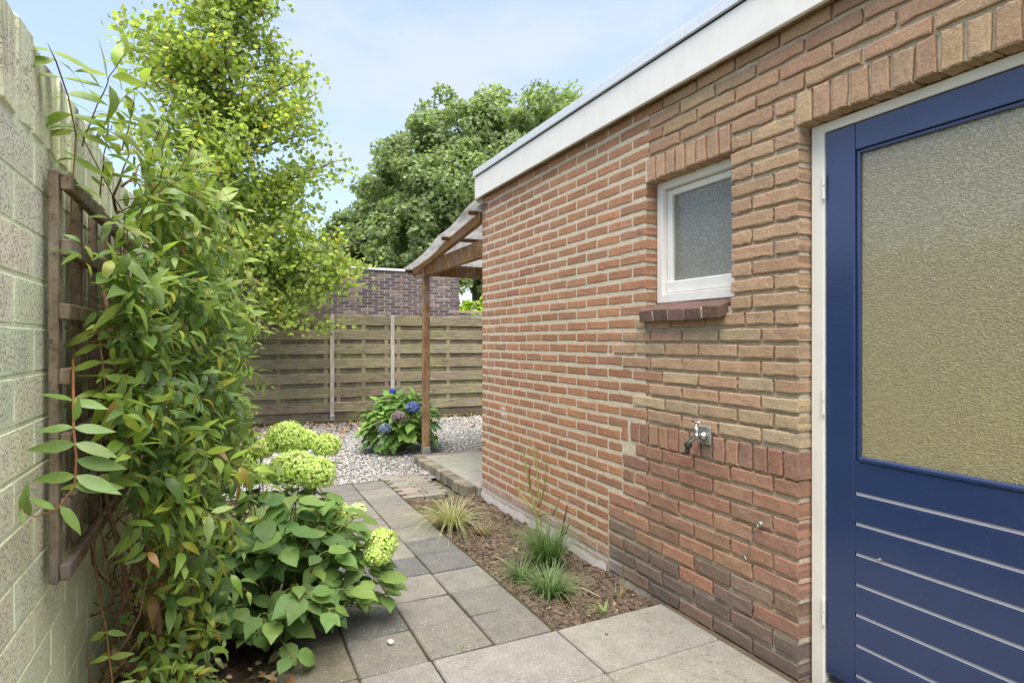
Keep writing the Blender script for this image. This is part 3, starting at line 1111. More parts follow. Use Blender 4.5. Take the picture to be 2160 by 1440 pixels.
# ================================================================== THINGS ON THE WALL
tap = thing('garden_tap', (XW, 2.119, .900), 'chrome garden tap on a square wall plate with black hose connector', 'tap')
mb = MB(); mb.box((XW - .014, 2.078, .858), (XW + .004, 2.160, .944), .004); mb.build('wall_plate', STEEL, tap)
mb = MB()
for sy, szz in ((-.03, .032), (.03, -.032)):
    mb.lathe([(.006, 0), (.006, .003), (.003, .005)], (XW - .014, 2.119 + sy, .901 + szz), (-1, 0, 0), 10)
mb.build('screw', CHROME, tap)
mb = MB()
mb.lathe([(.024, 0), (.020, .008), (.013, .018), (.011, .026), (.014, .030), (.014, .048), (.007, .054)], (XW - .012, 2.122, .898), (-1, .10, .05), 18)
mb.lathe([(.014, -.012), (.016, 0), (.012, .02), (.009, .034), (.004, .036), (.004, .055)], (XW - .048, 2.130, .905), (0, .05, 1), 14)
mb.tube([(XW - .048, 2.130, .905), (XW - .054, 2.143, .893), (XW - .060, 2.160, .874), (XW - .063, 2.170, .858)], [.012, .012, .011, .011], 12)
mb.build('spout', CHROME, tap, smooth=True)
mb = MB(); mb.tube([(XW - .048, 2.106, .962), (XW - .048, 2.133, .964), (XW - .048, 2.160, .966)], [.0062, .004, .0062], 10)
mb.lathe([(.005, -.006), (.007, 0), (.003, .006)], (XW - .048, 2.133, .962), (0, 0, 1), 10)
mb.build('handle', CHROME, tap, smooth=True)
mb = MB(); mb.lathe([(.017, 0), (.019, .004), (.019, .018), (.012, .020), (.011, .034), (.013, .036), (.013, .045), (.009, .047), (.009, .055)], (XW - .063, 2.170, .861), (-.06, .12, -1), 16)
mb.build('hose_connector', BLACK, tap).color = (.03, .03, .035, 1)

hook = thing('cabin_hook', (XW, 1.795, .570), 'thin steel cabin hook hanging askew from an eye in the bricks by the blue door', 'hook')
mb = MB()
ring = [(XW - .018 + .000 * a, 1.795 + .0095 * math.cos(a), .570 + .0095 * math.sin(a)) for a in np.linspace(0, 2 * math.pi, 15)]
mb.tube(ring, .0026, 7); mb.tube([(XW + .004, 1.795, .570), (XW - .010, 1.7955, .570)], .003, 7)
mb.lathe([(.010, 0), (.010, .002)], (XW - .006, 1.795, .570), (-1, 0, 0), 10)
mb.build('screw_eye', STEEL, hook, smooth=True)
mb = MB()
rod = [(XW - .020, 1.7965, .566), (XW - .020, 1.808, .548), (XW - .018, 1.825, .512), (XW - .016, 1.846, .462), (XW - .014, 1.858, .432), (XW - .013, 1.866, .420), (XW - .013, 1.875, .419), (XW - .014, 1.877, .410), (XW - .016, 1.866, .401), (XW - .017, 1.862, .399)]
mb.tube(rod, .0029, 7)
mb.build('rod', STEEL, hook, smooth=True)

eye = thing('screw_hook', (XW, 2.61, 1.95), 'small rusty curled screw hook in the red bricks left of the window', 'hook')
mb = MB()
cy, cz = 2.608, 1.9435
mb.tube([(XW + .003, cy - .008, cz), (XW - .012, cy - .008, cz)] + [(XW - .016, cy + .010 * math.cos(a) , cz + .010 * math.sin(a)) for a in np.linspace(-2.6, 2.4, 12)], .0020, 6)
mb.build('wire', m_metal('rusty_iron', (.10, .06, .045), .7, .3), eye, smooth=True)

# ================================================================== BLOCK WALL (left)
bw = thing('block_wall', (XL - .1, 3.0, 0), 'pitted concrete block wall painted pale lime green along the left side', 'wall')
one_box('wall_core', (XL - .20, -1.6, -.15), (XL - .0014, 5.05, 2.028), BLOCK, bw, .01, (1.0, 1.0, .97))
BC, BL = .1085, .292
rows = 17
for k in range(rows):
    z1 = 1.812 - k * BC
    z0 = z1 - BC
    y = .55 + (BL / 2 if k % 2 else 0)
    while y < 4.95:
        cl = jc((1, .98, .96), .08, .04)
        V, F = rbox((-.03, -BL / 2 + .005, -BC / 2 + .005), (.0002, BL / 2 - .0018, BC / 2 - .0018), .003, .0010)
        obj('concrete_block', mesh_np('concrete_block', V, F, BLOCK, cl), bw, (XL, y + BL / 2, (z0 + z1) / 2))
        y += BL
y = .56
while y < 5.0:
    w = .1145
    cl = jc((.98, .95, .88), .08, .03)
    top = 2.045 + U(-.008, .010)
    V, F = rbox((-.19, -w / 2 + .003, -.114), (.002, w / 2 - .003, top - 1.930), .010, .005)
    obj('coping_block', mesh_np('coping_block', V, F, BLOCK, cl), bw, (XL, y + w / 2, 1.930))
    y += w

# trellis ---------------------------------------------------------------------------
tr = thing('trellis', (XL, 1.80, .76), 'weathered wooden trellis screwed to the pale green block wall', 'trellis')
for y in (1.800, 2.035, 2.27, 2.505, 2.74, 2.975):
    one_box('upright', (XL + .012, y - .0165, .755 + U(-.004, .004)), (XL + .034, y + .0165, 1.765 + U(-.004, .004)), W_TRELLIS, tr, .003, jc((1, 1, 1), .12), .0015)
for z in (1.738, 1.578, 1.418, 1.258, 1.098, .938, .778):
    one_box('crossbar', (XL + .0345, 1.785 + U(-.008, .008), z - .020), (XL + .057, 3.0, z + .020), W_TRELLIS, tr, .003, jc((.95, .95, .95), .15), .0015)

# ================================================================== FENCE
FA, FB = Vector((-1.45, 10.545, 0)), Vector((4.75, 10.13, 0))     # line of the fence
fd = (FB - FA).normalized(); fn = Vector((fd.y, -fd.x, 0))          # fn points towards the garden
if fn.y > 0: fn = -fn
fang = math.atan2(fd.y, fd.x)
fence = thing('wooden_fence', (1.7, 10.33, 0), 'mossy lapped wooden plank fence at the end of the gravel garden', 'fence')


def fpt(s, off, z):
    p = FA + fd * s + fn * off
    return np.array((p.x, p.y, z))


def fbox(name, s0, s1, o0, o1, z0, z1, mat, parent, col, b=.004, tilt=0.0, jit=.002):
    L = s1 - s0
    V, F = rbox((-L / 2, -(o1 - o0) / 2, -(z1 - z0) / 2), (L / 2, (o1 - o0) / 2, (z1 - z0) / 2), b, jit)
    if tilt:
        V[:, 1] += V[:, 2] * tilt
    ca, sa = math.cos(fang), math.sin(fang)
    x, y = V[:, 0].copy(), V[:, 1].copy()
    V[:, 0] = x * ca - y * sa; V[:, 1] = x * sa + y * ca
    c = fpt((s0 + s1) / 2, (o0 + o1) / 2, (z0 + z1) / 2)
    return obj(name, mesh_np(name, V, F, mat, col), parent, c)


panels = [(-.45, 1.238), (1.307, 3.05), (3.12, 4.067), (4.138, 5.9)]
POSTS = [1.2725, 3.085, 4.1025]
for (s0, s1) in panels:
    z = 1.785
    for k in range(14):
        h = .128
        front = k % 2 == 0
        zt = z - k * .1225
        zb = zt - h - (.036 if front else 0)
        if k == 13: zb = .02
        o0 = .026 if front else .0
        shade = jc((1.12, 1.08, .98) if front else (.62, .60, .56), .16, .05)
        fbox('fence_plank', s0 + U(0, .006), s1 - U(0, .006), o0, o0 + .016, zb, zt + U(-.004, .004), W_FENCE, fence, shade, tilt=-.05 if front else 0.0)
    for sm in (s0 + .07, (s0 + s1) / 2 + U(-.1, .1), s1 - .07):
        for k in range(6):
            zt = 1.785 - (2 * k + 1) * .1225 - .03
            fbox('batten', sm - .033, sm + .033, .017, .033, zt - .098, zt, W_FENCE, fence, jc((1.0, .95, .85), .12), .002)
for s in POSTS:
    fbox('post', s - .034, s + .034, -.02, .055, .10, 1.795, W_POST, fence, jc((1, 1, 1), .1), .005)
    fbox('post_shoe', s - .038, s + .038, -.024, .060, -.04, .10, STEEL, fence, (1, 1, 1), .003)
n = 2600
ss = rng.uniform(0, 6.1, n); oo = np.abs(rng.normal(0, .07, n)) + .02
P = np.array([fpt(s, o_, -.02) for s, o_ in zip(ss, oo)])
P[:, 2] += rng.uniform(0, .03, n)
cl = np.array([(.12, .14, .025), (.18, .19, .035), (.07, .075, .02), (.10, .07, .03)])[rng.integers(0, 4, n)]
o = obj('moss', rocks('moss', P, rng.uniform(.012, .028, n), SOIL, cl * 5, (OCT_V, OCT_F), .5))
tag(o, 'yellow-green moss along the foot of the wooden fence', 'moss', None, 'stuff')

# ================================================================== NEIGHBOUR'S GARAGE
gar = thing('brick_garage', (2.2, 11.55, 0), 'long flat garage wall of dark purple-brown bricks behind the fence', 'building')
GY, GX0, GX1, GZ = 11.55, -2.6, 4.39, 2.77
one_box('wall', (GX0, GY + .006, -.1), (GX1 - .004, GY + 3.0, GZ - .02), m_simple('grey_mortar', 60, .95, .1, .5, .25), gar, .01, (.32, .305, .305))
GB = [(.125, .088, .076), (.15, .105, .09), (.105, .078, .070), (.175, .125, .10), (.13, .10, .088), (.25, .19, .15), (.115, .088, .083)]
gb_list = []
for k in range(18):
    z0 = GZ - .035 - (k + 1) * .0612
    x = GX1 - (.11 if k % 2 else 0)
    first = True
    while x > -.35:
        w = .214 if not (first and k % 2 == 0) else .214
        gb_list.append((x - w + .005, x - .006, z0, z0 + .0495))
        x -= w + .010
    if k % 2:
        gb_list.append((GX1 - .104, GX1, z0, z0 + .0495))
mbr = MB()
for i, (x0, x1, z0, z1) in enumerate(sorted(gb_list, key=lambda b: -b[1])):
    V, F = rbox((x0, GY, z0), (x1, GY + .05, z1), .003, .002)
    c = np.array(((x0 + x1) / 2, GY, (z0 + z1) / 2))
    if i < 296:
        obj('brick', mesh_np('brick', V - c, F, m_gb if False else PAVER, jc(random.choice(GB), .15)), gar, c)
    else:
        mbr.add(V, F, jc(random.choice(GB), .15))
if mbr.n:
    o = mbr.build('brickwork', PAVER, gar); o['kind'] = 'stuff'
one_box('roof_edge', (GX0, GY - .03, GZ - .03), (GX1 + .03, GY + .03, GZ + .012), ZINC, gar, .004, (.7, .72, .75))
one_box('roof', (GX0, GY + .032, GZ - .04), (GX1, GY + 3.0, GZ - .005), ROOFING, gar, .004, (.1, .1, .1))
# white corrugated roof beyond
shed = thing('garden_shed', (.2, 15.3, 0), 'white corrugated roof of a shed just showing above the dark garage at left', 'shed')
V, F = grid_mesh(-1.6, 1.55, 15.0, 17.2, 168, 2, lambda X, Y: 3.02 + (Y - 15.0) * .16 + .02 * np.sin(X * 2 * math.pi / .15))
me = mesh_np('roof', V - np.array((0, 16, 3.1)), F, m_simple('white_sheet', 10, .5, .4, .1, .15), (.75, .76, .78), True)
o = obj('roof', me, shed, (0, 16, 3.1)); sm = o.modifiers.new('thick', 'SOLIDIFY'); sm.thickness = .01
one_box('wall', (-1.5, 15.1, -.05), (1.45, 17.1, 2.99), W_GREY, shed, .01)

nf = thing('board_fence', (5.3, 13.0, 0), 'short stretch of grey vertical board fence beyond the garage corner', 'fence')
for i in range(14):
    x0 = 4.55 + i * .112
    one_box('fence_board', (x0, 13.0, 0), (x0 + .104, 13.02, 1.985 + U(-.01, .01)), W_GREY, nf, .003, jc((1, 1, 1), .15))
one_box('top_rail', (4.5, 12.975, 2.005), (6.2, 13.04, 2.075), W_FENCE, nf, .005, (1.6, 1.55, 1.4))
one_box('rail', (4.5, 13.021, 1.5), (6.2, 13.06, 1.57), W_FENCE, nf, .005)

# ================================================================== LEAN-TO CANOPY
per = thing('canopy', (2.095, 6.60, 0), 'timber lean-to canopy with sagging corrugated plastic roof at the far house corner', 'canopy')
PX, PY = 2.095, 6.60
one_box('post', (PX - .038, PY - .038, .13), (PX + .038, PY + .038, 2.20), W_PERG, per, .005)
mb = MB(); mb.box((PX - .043, PY - .043, -.02), (PX + .043, PY + .043, .128), .004); mb.build('post_shoe', STEEL, per)
one_box('beam', (PX + .038, PY - .03, 2.105), (5.4, PY + .03, 2.205), W_PERG, per, .004, (.85, .72, .6))
one_box('beam', (PX + .02, PY - .036, 2.206), (5.4, PY + .03, 2.240), W_PERG, per, .003, (1.1, 1.0, .85))
# side beam from the post to the house
mb = MB(); mb.box((PX - .012, YC + .02, 2.105), (PX + .035, PY - .039, 2.265), .004, (.9, .82, .62)); mb.build('side_beam', W_PERG, per)


def incl(name, y0, z0, y1, z1, x0, x1, h, mat, parent, col, b=.004):
    """timber that climbs along y"""
    V, F = rbox((x0, -.5, -h / 2), (x1, .5, h / 2), b)
    t = V[:, 1] + .5
    V[:, 1] = y0 + t * (y1 - y0); V[:, 2] += z0 + t * (z1 - z0)
    c = np.array(((x0 + x1) / 2, (y0 + y1) / 2, (z0 + z1) / 2))
    return obj(name, mesh_np(name, V - c, F, mat, col), parent, c)


incl('rafter', 6.98, 2.180, YC + .03, 2.455, PX - .055, PX + .0, .088, W_PERG, per, (1.15, 1.0, .85))
for xr in (3.0, 3.9, 4.8):
    incl('rafter', 6.98, 2.180, YC + .03, 2.455, xr - .028, xr + .028, .088, W_PERG, per, (1.0, .9, .8))
def roof_line(y):
    ys = np.array([4.72, 4.92, 5.3, 5.66, 6.1, 6.6, 7.02]); zs_ = np.array([2.556, 2.528, 2.432, 2.412, 2.30, 2.243, 2.222])
    return np.interp(y, ys, zs_)
for yy_, zc in ((4.93, 2.500), (5.66, 2.383)):
    mb = MB(); mb.tube([(1.965, yy_, zc), (3.2, yy_, zc), (5.3, yy_, zc)], .021, 8, (.8, .7, .6)); mb.build('purlin', W_PERG, per)
one_box('eaves_board', (1.955, 6.955, 2.175), (5.4, 6.985, 2.212), W_PERG, per, .003, (.5, .45, .4))
nx = 46 * 8
ysamp = np.linspace(4.72, 7.02, 40)
ker = np.hanning(9); ker /= ker.sum()
zl = np.convolve(np.pad(roof_line(ysamp), 4, mode='edge'), ker, 'valid')
X, Y = np.meshgrid(np.linspace(1.925, 5.4, nx + 1), ysamp)
Z = zl[:, None] + .0085 * np.sin((X - 1.925) * 2 * math.pi / .076) + .004 * np.sin(X * 3.1) * np.sin(Y * 5)
V = np.stack([X, Y, Z], -1).reshape(-1, 3)
i = np.arange(39)[:, None] * (nx + 1) + np.arange(nx)[None, :]
F = np.stack([i, i + 1, i + nx + 2, i + nx + 1], -1).reshape(-1, 4)
c = np.array((3.6, 5.9, 2.35))
o = obj('roof_sheet', mesh_np('roof_sheet', V - c, F, SHEET, None, True), per, c)
o.modifiers.new('thick', 'SOLIDIFY').thickness = .002
mb = MB()
mb.tube([(PX - .02, 6.33, 2.215)] + [(PX - .035, 6.33 + .016 * math.sin(a), 2.188 + .016 * math.cos(a)) for a in np.linspace(.3, 4.6, 10)], .0028, 6)
mb.build('screw_eye', STEEL, per, smooth=True)

# ================================================================== FOLIAGE TOOLS
CS, SN = math.cos(YAW), math.sin(YAW)


def project(P):
    """camera depth, and position in the 2160x1440 photograph, only used to choose which leaves are separate parts"""
    P = np.asarray(P)
    zc = P[:, 0] * SN + P[:, 1] * CS
    xc = P[:, 0] * CS - P[:, 1] * SN
    zs_ = np.maximum(zc, .05)
    return zc, 1080 + 1245 * xc / zs_, 720 - 1245 * (P[:, 2] - CAM_H) / zs_


def leaf_shape(nseg, width, power=.75, tip=1.0, fold=.22, curl=.35, wave=0.0, across=(-1, -.5, 0, .5, 1), serr=0.0, heart=0.0, seed=0):
    """unit leaf along +Y, face up +Z"""
    r = np.random.default_rng(seed)
    t = np.linspace(0, 1, nseg + 1)
    w = width * np.sin(math.pi * t ** power) ** (.85) * (1 - .35 * t ** 2 * tip)
    w[0] = .012; w[-1] = .004
    V = []
    ph = r.uniform(0, 6, 2)
    for i, tt in enumerate(t):
        ww = w[i] * (1 + (serr if i % 2 else -serr))
        for a in across:
            y = tt - curl * .18 * tt ** 2 - heart * abs(a) * max(0, .25 - tt)
            z = -curl * tt ** 2 * .55 + fold * abs(a) * ww * (1 - .5 * abs(a)) + .02
            z += wave * math.sin(tt * 11 + ph[0] + (1 if a > 0 else 2.2)) * abs(a) * width
            V.append((a * ww, y, z))
    m = len(across)
    F = [(i * m + j, i * m + j + 1, (i + 1) * m + j + 1, (i + 1) * m + j) for i in range(nseg) for j in range(m - 1)]
    return np.array(V), np.array(F)


def frames(D, Nn):
    """rotation matrices with columns side, along, normal"""
    D = D / np.linalg.norm(D, axis=1)[:, None]
    Nn = Nn - D * np.sum(Nn * D, axis=1)[:, None]
    Nn = Nn / np.maximum(np.linalg.norm(Nn, axis=1), 1e-6)[:, None]
    Sd = np.cross(D, Nn)
    return np.stack([Sd, D, Nn], -1)


def scatter(shapes, pick, P, Rm, size, cols):
    """joined copies of the leaf shapes"""
    Vs, Fs, Cs, n0 = [], [], [], 0
    for k, (BV, BF) in enumerate(shapes):
        s = np.where(pick == k)[0]
        if not len(s): continue
        V = np.einsum('nij,kj->nki', Rm[s], BV) * size[s][:, None, None] + P[s][:, None, :]
        F = BF[None] + (np.arange(len(s)) * len(BV))[:, None, None] + n0
        Vs.append(V.reshape(-1, 3)); Fs.append(F.reshape(-1, BF.shape[1])); Cs.append(np.repeat(cols[s], len(BV), axis=0))
        n0 += len(s) * len(BV)
    return np.concatenate(Vs), np.concatenate(Fs), np.concatenate(Cs)


def leaves_parts(parent, shapes, pick, P, Rm, size, cols, mat, nmax=298, rest_name='foliage', tip=.5, cell=14, only_rest=False):
    """the leaves that show largest become parts that share meshes, the rest one part"""
    n = len(P)
    single = np.zeros(n, bool)
    if not only_rest:
        C = P + Rm[:, :, 1] * (size * tip)[:, None]
        zc, px, py = project(C)
        inside = (zc > .2) & (px > -20) & (px < 2180) & (py > -20) & (py < 1460)
        best = {}
        for i in np.argsort(zc):
            if not inside[i]: continue
            key = (int(px[i] // cell), int(py[i] // cell))
            if key not in best: best[key] = i
        vis = np.array(list(best.values()), int)
        face = np.abs(np.sum(Rm[vis][:, :, 2] * (C[vis] - np.array((0, 0, CAM_H))) / np.linalg.norm(C[vis] - np.array((0, 0, CAM_H)), axis=1)[:, None], axis=1))
        score = size[vis] / zc[vis] * (.4 + face)
        single[vis[np.argsort(-score)[:nmax]]] = True
        base = [mesh_np('leaf', BV, BF, mat, None, True) for BV, BF in shapes]
        pl = np.array(WL[parent])
        for i in np.where(single)[0]:
            o = bpy.data.objects.new('leaf', base[pick[i]])
            S.collection.objects.link(o)
            o.parent = parent
            M = Matrix([[*(Rm[i][r_] * size[i]), P[i][r_] - pl[r_]] for r_ in range(3)] + [[0, 0, 0, 1]])
            o.matrix_local = M
            o.color = (*cols[i], 1)
    r_ = ~single
    if r_.any():
        V, F, Cc = scatter(shapes, pick[r_], P[r_], Rm[r_], size[r_], cols[r_])
        o = obj(rest_name, mesh_np(rest_name, V - np.array(WL[parent]), F, mat, Cc, True), parent, WL[parent])
        o['kind'] = 'stuff'


# ================================================================== HONEYSUCKLE VINE
vine = thing('honeysuckle', (XL + .05, 2.75, 0), 'rampant honeysuckle vine with narrow paired leaves covering the trellis and block wall', 'vine')
L_SH = [leaf_shape(6, .17, .80, 1, .25, c, w_, seed=s) for s, (c, w_) in enumerate(((.25, .05), (.7, .08), (1.1, .06), (.05, .03), (1.5, .1)))]
vP, vR, vS, vC, vK = [], [], [], [], []
vstems = MB()
VG = [(.165, .255, .042), (.125, .210, .040), (.21, .295, .044), (.10, .175, .040), (.28, .345, .055), (.155, .24, .065), (.085, .15, .038)]
VY = [(.34, .30, .03), (.24, .25, .03), (.40, .33, .06), (.28, .16, .04)]


def add_leaf(p, d, nrm, s, c, k=None):
    vP.append(p); vR.append((d, nrm)); vS.append(s); vC.append(c); vK.append(random.randrange(len(L_SH)) if k is None else k)


def shoot(p, d, length, leaf=.07, step=.042, droop=.10, young=0.0, stem=True, r0=.0016):
    p = Vector(p); d = Vector(d).normalized()
    pts = [p.copy()]
    nseg = max(3, int(length / step))
    ang = U(0, 6.28)
    for i in range(nseg):
        d = (d + Vector((U(-.22, .22), U(-.22, .22), U(-.2, .2) - droop))).normalized()
        p = p + d * step
        if p.x < XL + .02: p.x = XL + .02 + U(0, .02)
        pts.append(p.copy())
        t = i / nseg
        a1 = d.orthogonal().normalized(); a2 = d.cross(a1)
        ang += math.pi / 2 + U(-.3, .3)
        for s in (0, math.pi):
            if U(0, 1) < .07: continue
            side = a1 * math.cos(ang + s) + a2 * math.sin(ang + s)
            ld = (side + d * U(.2, .7) + Vector((.15, -.10, U(-.65, .12)))).normalized()
            nrm = Vector((U(-.1, .9), U(-.9, .1), 1.0))
            sz_ = leaf * U(.75, 1.25) * (1 - .45 * max(0, t - .6) / .4)
            q = U(0, 1)
            if q < .035: c = random.choice(VY)
            else: c = random.choice(VG)
            yo = young * (.5 + t)
            c = tuple(a * (1 - yo) + b * yo for a, b in zip(c, (.23, .30, .035)))
            add_leaf(p + ld * .006, ld, nrm, sz_, jc(c, .18, .08))
    if stem and len(pts) > 2:
        vstems.tube(pts, [r0 * (1.2 - .7 * i / len(pts)) for i in range(len(pts))], 5, jc((.95, .75, .55), .25), False)


def vine_depth(y, z):
    """how far the growth stands off the wall"""
    d = .088 + .245 * min(1, max(0, (y - 1.80) / .75)) ** .8
    top = 1 - .55 * max(0, (z - 1.45) / .6)
    low = .55 + .45 * min(1, max(0, (z - .35) / .45))
    return d * max(.3, top) * low


n_sh = 0
while n_sh < 1420:
    y = 1.81 + (U(0, 1) ** 1.25) * 2.9
    z = U(.30, 1.99)
    if y < 2.15 and z < .85: continue
    if z > 1.55 + .42 * min(1, (y - 1.8) / .5) or (z < .95 and U(0, 1) < .40): continue
    if y < 1.95 and z < 1.15 and U(0, 1) < .6: continue
    if z < .55 and U(0, 1) < .55: continue
    dep = vine_depth(y, z)
    f = U(.35, 1) ** .6
    p = (XL + .03 + dep * f * .92, y, z)
    d = (U(.2, 1.0), U(-.9, .35), U(-.35, .55))
    yng = max(0, min(.75, (z - 1.35) / .8)) * U(.3, 1)
    shoot(p, d, U(.10, .22), U(.046, .088), U(.032, .044), U(.04, .2), yng, n_sh % 3 == 0)
    n_sh += 1
# long loose shoots that arch out of the mass
for i in range(75):
    y = U(1.95, 4.2); z = U(.7, 1.95)
    p = (XL + .03 + vine_depth(y, z) * .85, y, z)
    shoot(p, (U(.4, 1.0), U(-.9, .3), U(.1, .8)), U(.24, .40), U(.055, .08), .036, U(.14, .26), U(.1, .5), True, .0014)
# low young growth at the foot
for i in range(60):
    y = U(1.80, 2.75)
    p = (U(XL + .06, -.04), y, U(.02, .34))
    if p[0] > -.05 and y > 2.5: continue
    shoot(p, (U(-.2, .6), U(-.7, .2), U(.4, 1.2)), U(.10, .20), U(.05, .075), .036, .02, U(0, .25))
# tall shoots that stand above the wall
for (y, z, x, ln, ang) in ((1.90, 1.86, -.34, .30, .05), (1.97, 1.90, -.30, .24, .30), (2.04, 1.90, -.27, .20, .5), (1.96, 1.74, -.31, .24, .3),
                           (2.16, 1.86, -.22, .20, .5), (2.36, 1.90, -.16, .24, .2), (2.62, 1.92, -.14, .20, .3), (2.9, 1.9, -.12, .22, .2), (3.3, 1.9, -.08, .22, .2),
                           (2.2, 1.8, -.2, .22, .6), (2.5, 1.75, -.08, .24, .7), (2.8, 1.7, -.04, .24, .6), (3.2, 1.7, -.02, .24, .6)):
    shoot((x, y, z), (ang * .7, -.25, 1.0), ln, .088, .030, .06, .70, True, .0018)
# the loose spray that hangs out to the left of the trellis, nearest the camera
spray = [(-.350, 1.85, 1.30), (-.310, 1.64, 1.21), (-.300, 1.59, 1.155), (-.294, 1.585, 1.09), (-.296, 1.58, 1.03), (-.325, 1.57, .985), (-.360, 1.56, .975), (-.384, 1.55, .995)]
vstems.tube(spray, [.003, .003, .0027, .0025, .0022, .002, .0017, .0013], 6, (1.15, .8, .5), False)
for p, d, lf in (((-.300, 1.59, 1.155), (-1, -.1, .02), .078), ((-.300, 1.59, 1.155), (1, .15, -.2), .085), ((-.297, 1.587, 1.12), (-1, -.2, -.05), .092), ((-.297, 1.587, 1.12), (1, -.1, -.38), .098),
                 ((-.294, 1.585, 1.085), (1, .1, -.32), .105), ((-.295, 1.583, 1.05), (-1, .0, .0), .085), ((-.295, 1.583, 1.05), (.9, -.1, -.50), .105), ((-.297, 1.58, 1.03), (.8, .1, -.15), .10),
                 ((-.320, 1.57, .99), (.55, -.2, -.75), .085), ((-.330, 1.57, .985), (-.4, -.1, .3), .06), ((-.37, 1.56, .98), (-.1, -.3, .9), .055), ((-.384, 1.55, .995), (.3, -.1, .9), .065),
                 ((-.384, 1.55, .995), (.2, -.3, -.5), .04), ((-.30, 1.60, 1.17), (.2, -.2, .9), .06), ((-.31, 1.64, 1.21), (-.7, -.2, .3), .07), ((-.31, 1.64, 1.21), (.7, -.2, -.2), .08)):
    add_leaf(Vector(p), Vector(d).normalized(), Vector((U(-.2, .3), -.75, .75)), lf * .95, jc((.19, .29, .075), .12), random.choice((0, 0, 3)))
for pts, lf in ((((-.36, 1.86, 1.60), (-.35, 1.84, 1.73), (-.342, 1.84, 1.87), (-.350, 1.80, 1.95), (-.362, 1.74, 2.01), (-.37, 1.70, 2.035)), .088),
                (((-.36, 1.92, 1.0), (-.31, 1.78, .99), (-.24, 1.80, 1.0), (-.16, 1.95, .95), (-.10, 2.12, .88)), .07),
                (((-.34, 2.0, 1.36), (-.30, 1.86, 1.38), (-.28, 1.80, 1.30), (-.27, 1.78, 1.22)), .08),
                (((-.34, 2.1, .62), (-.30, 1.98, .55), (-.28, 1.95, .40), (-.26, 1.96, .25)), .06)):
    pts = [Vector(p) for p in pts]
    vstems.tube(pts, [.0019] * (len(pts) - 1) + [.0006], 6, (1.15, .8, .5), False)
    for a, b in zip(pts[1:-1], pts[2:]):
        for f in (.1, .55):
            for sd in (-1, 1):
                add_leaf(a.lerp(b, f), Vector((sd * .8, U(-.3, .3), U(-.5, .1))).normalized(), Vector((U(-.2, .4), -.7, .8)), lf * U(.85, 1.2), jc((.21, .285, .05), .15), random.choice((0, 1, 3)))
vP = np.array([tuple(p) for p in vP]); vS = np.array(vS); vC = np.array(vC); vK = np.array(vK)
vRm = frames(np.array([tuple(a) for a, b in vR]), np.array([tuple(b) for a, b in vR]) + rng.normal(0, .25, (len(vR), 3)))
leaves_parts(vine, L_SH, vK, vP, vRm, vS, vC, VINE_LEAF)
o = vstems.build('stem', VINEWOOD, vine, WL[vine]); o['kind'] = 'stuff'

# old wood at the foot and inside
wood = MB()


def twisty(p0, p1, r0, r1, wob=.05, n=9, col=(1, 1, 1), parent=None):
    p0, p1 = Vector(p0), Vector(p1)
    off = Vector((0, 0, 0)); pts = []
    for i in range(n):
        t = i / (n - 1)
        off += Vector((U(-1, 1), U(-1, 1), U(-.6, .6))) * wob / 2.5
        pts.append(p0.lerp(p1, t) + off * math.sin(math.pi * min(1, t + .15)))
    wood.tube(pts, [r0 + (r1 - r0) * i / (n - 1) for i in range(n)], 7, col, True)


base = (-.17, 2.75, -.02)
for p1, r in (((-.30, 2.10, .42), .014), ((-.33, 2.12, .95), .009), ((-.24, 2.45, .85), .013), ((-.14, 2.75, .9), .012), ((-.25, 2.7, 1.3), .012),
              ((-.05, 2.9, .6), .012), ((-.28, 2.35, .6), .015), ((-.34, 2.9, 1.6), .013), ((-.2, 3.2, 1.2), .014), ((-.1, 2.5, .5), .010), ((-.30, 1.95, 1.5), .009)):
    twisty((base[0] * .6 + p1[0] * .4 + U(-.06, .06), base[1] * .75 + p1[1] * .25 + U(-.10, .10), base[2]), p1, r * 1.4, r * .6, .06, 10, jc((1.1, 1, .9), .2))
for i in range(330):
    y = U(2.05, 4.2) if i > 110 else U(2.1, 3.0); z = U(.05, 1.9) if i > 110 else U(.02, .8)
    dep = vine_depth(y, max(z, .5))
    p0 = Vector((XL + .04 + dep * U(.05, .75), y, z))
    p1 = p0 + Vector((U(-.12, .2), U(-.3, .25), U(-.2, .35)))
    if p1.x < XL + .02: p1.x = XL + .03
    if p1.z < -.01: p1.z = .01
    twisty(p0, p1, U(.0015, .005), .0014, .05, 6, jc((.9, .72, .55), .3))
o = wood.build('old_wood', VINEWOOD, vine, WL[vine], smooth=True); o['kind'] = 'stuff'

# ================================================================== LIME-FLOWERED HYDRANGEA
def serrate(nseg, width, **kw):
    return leaf_shape(nseg, width, **kw)


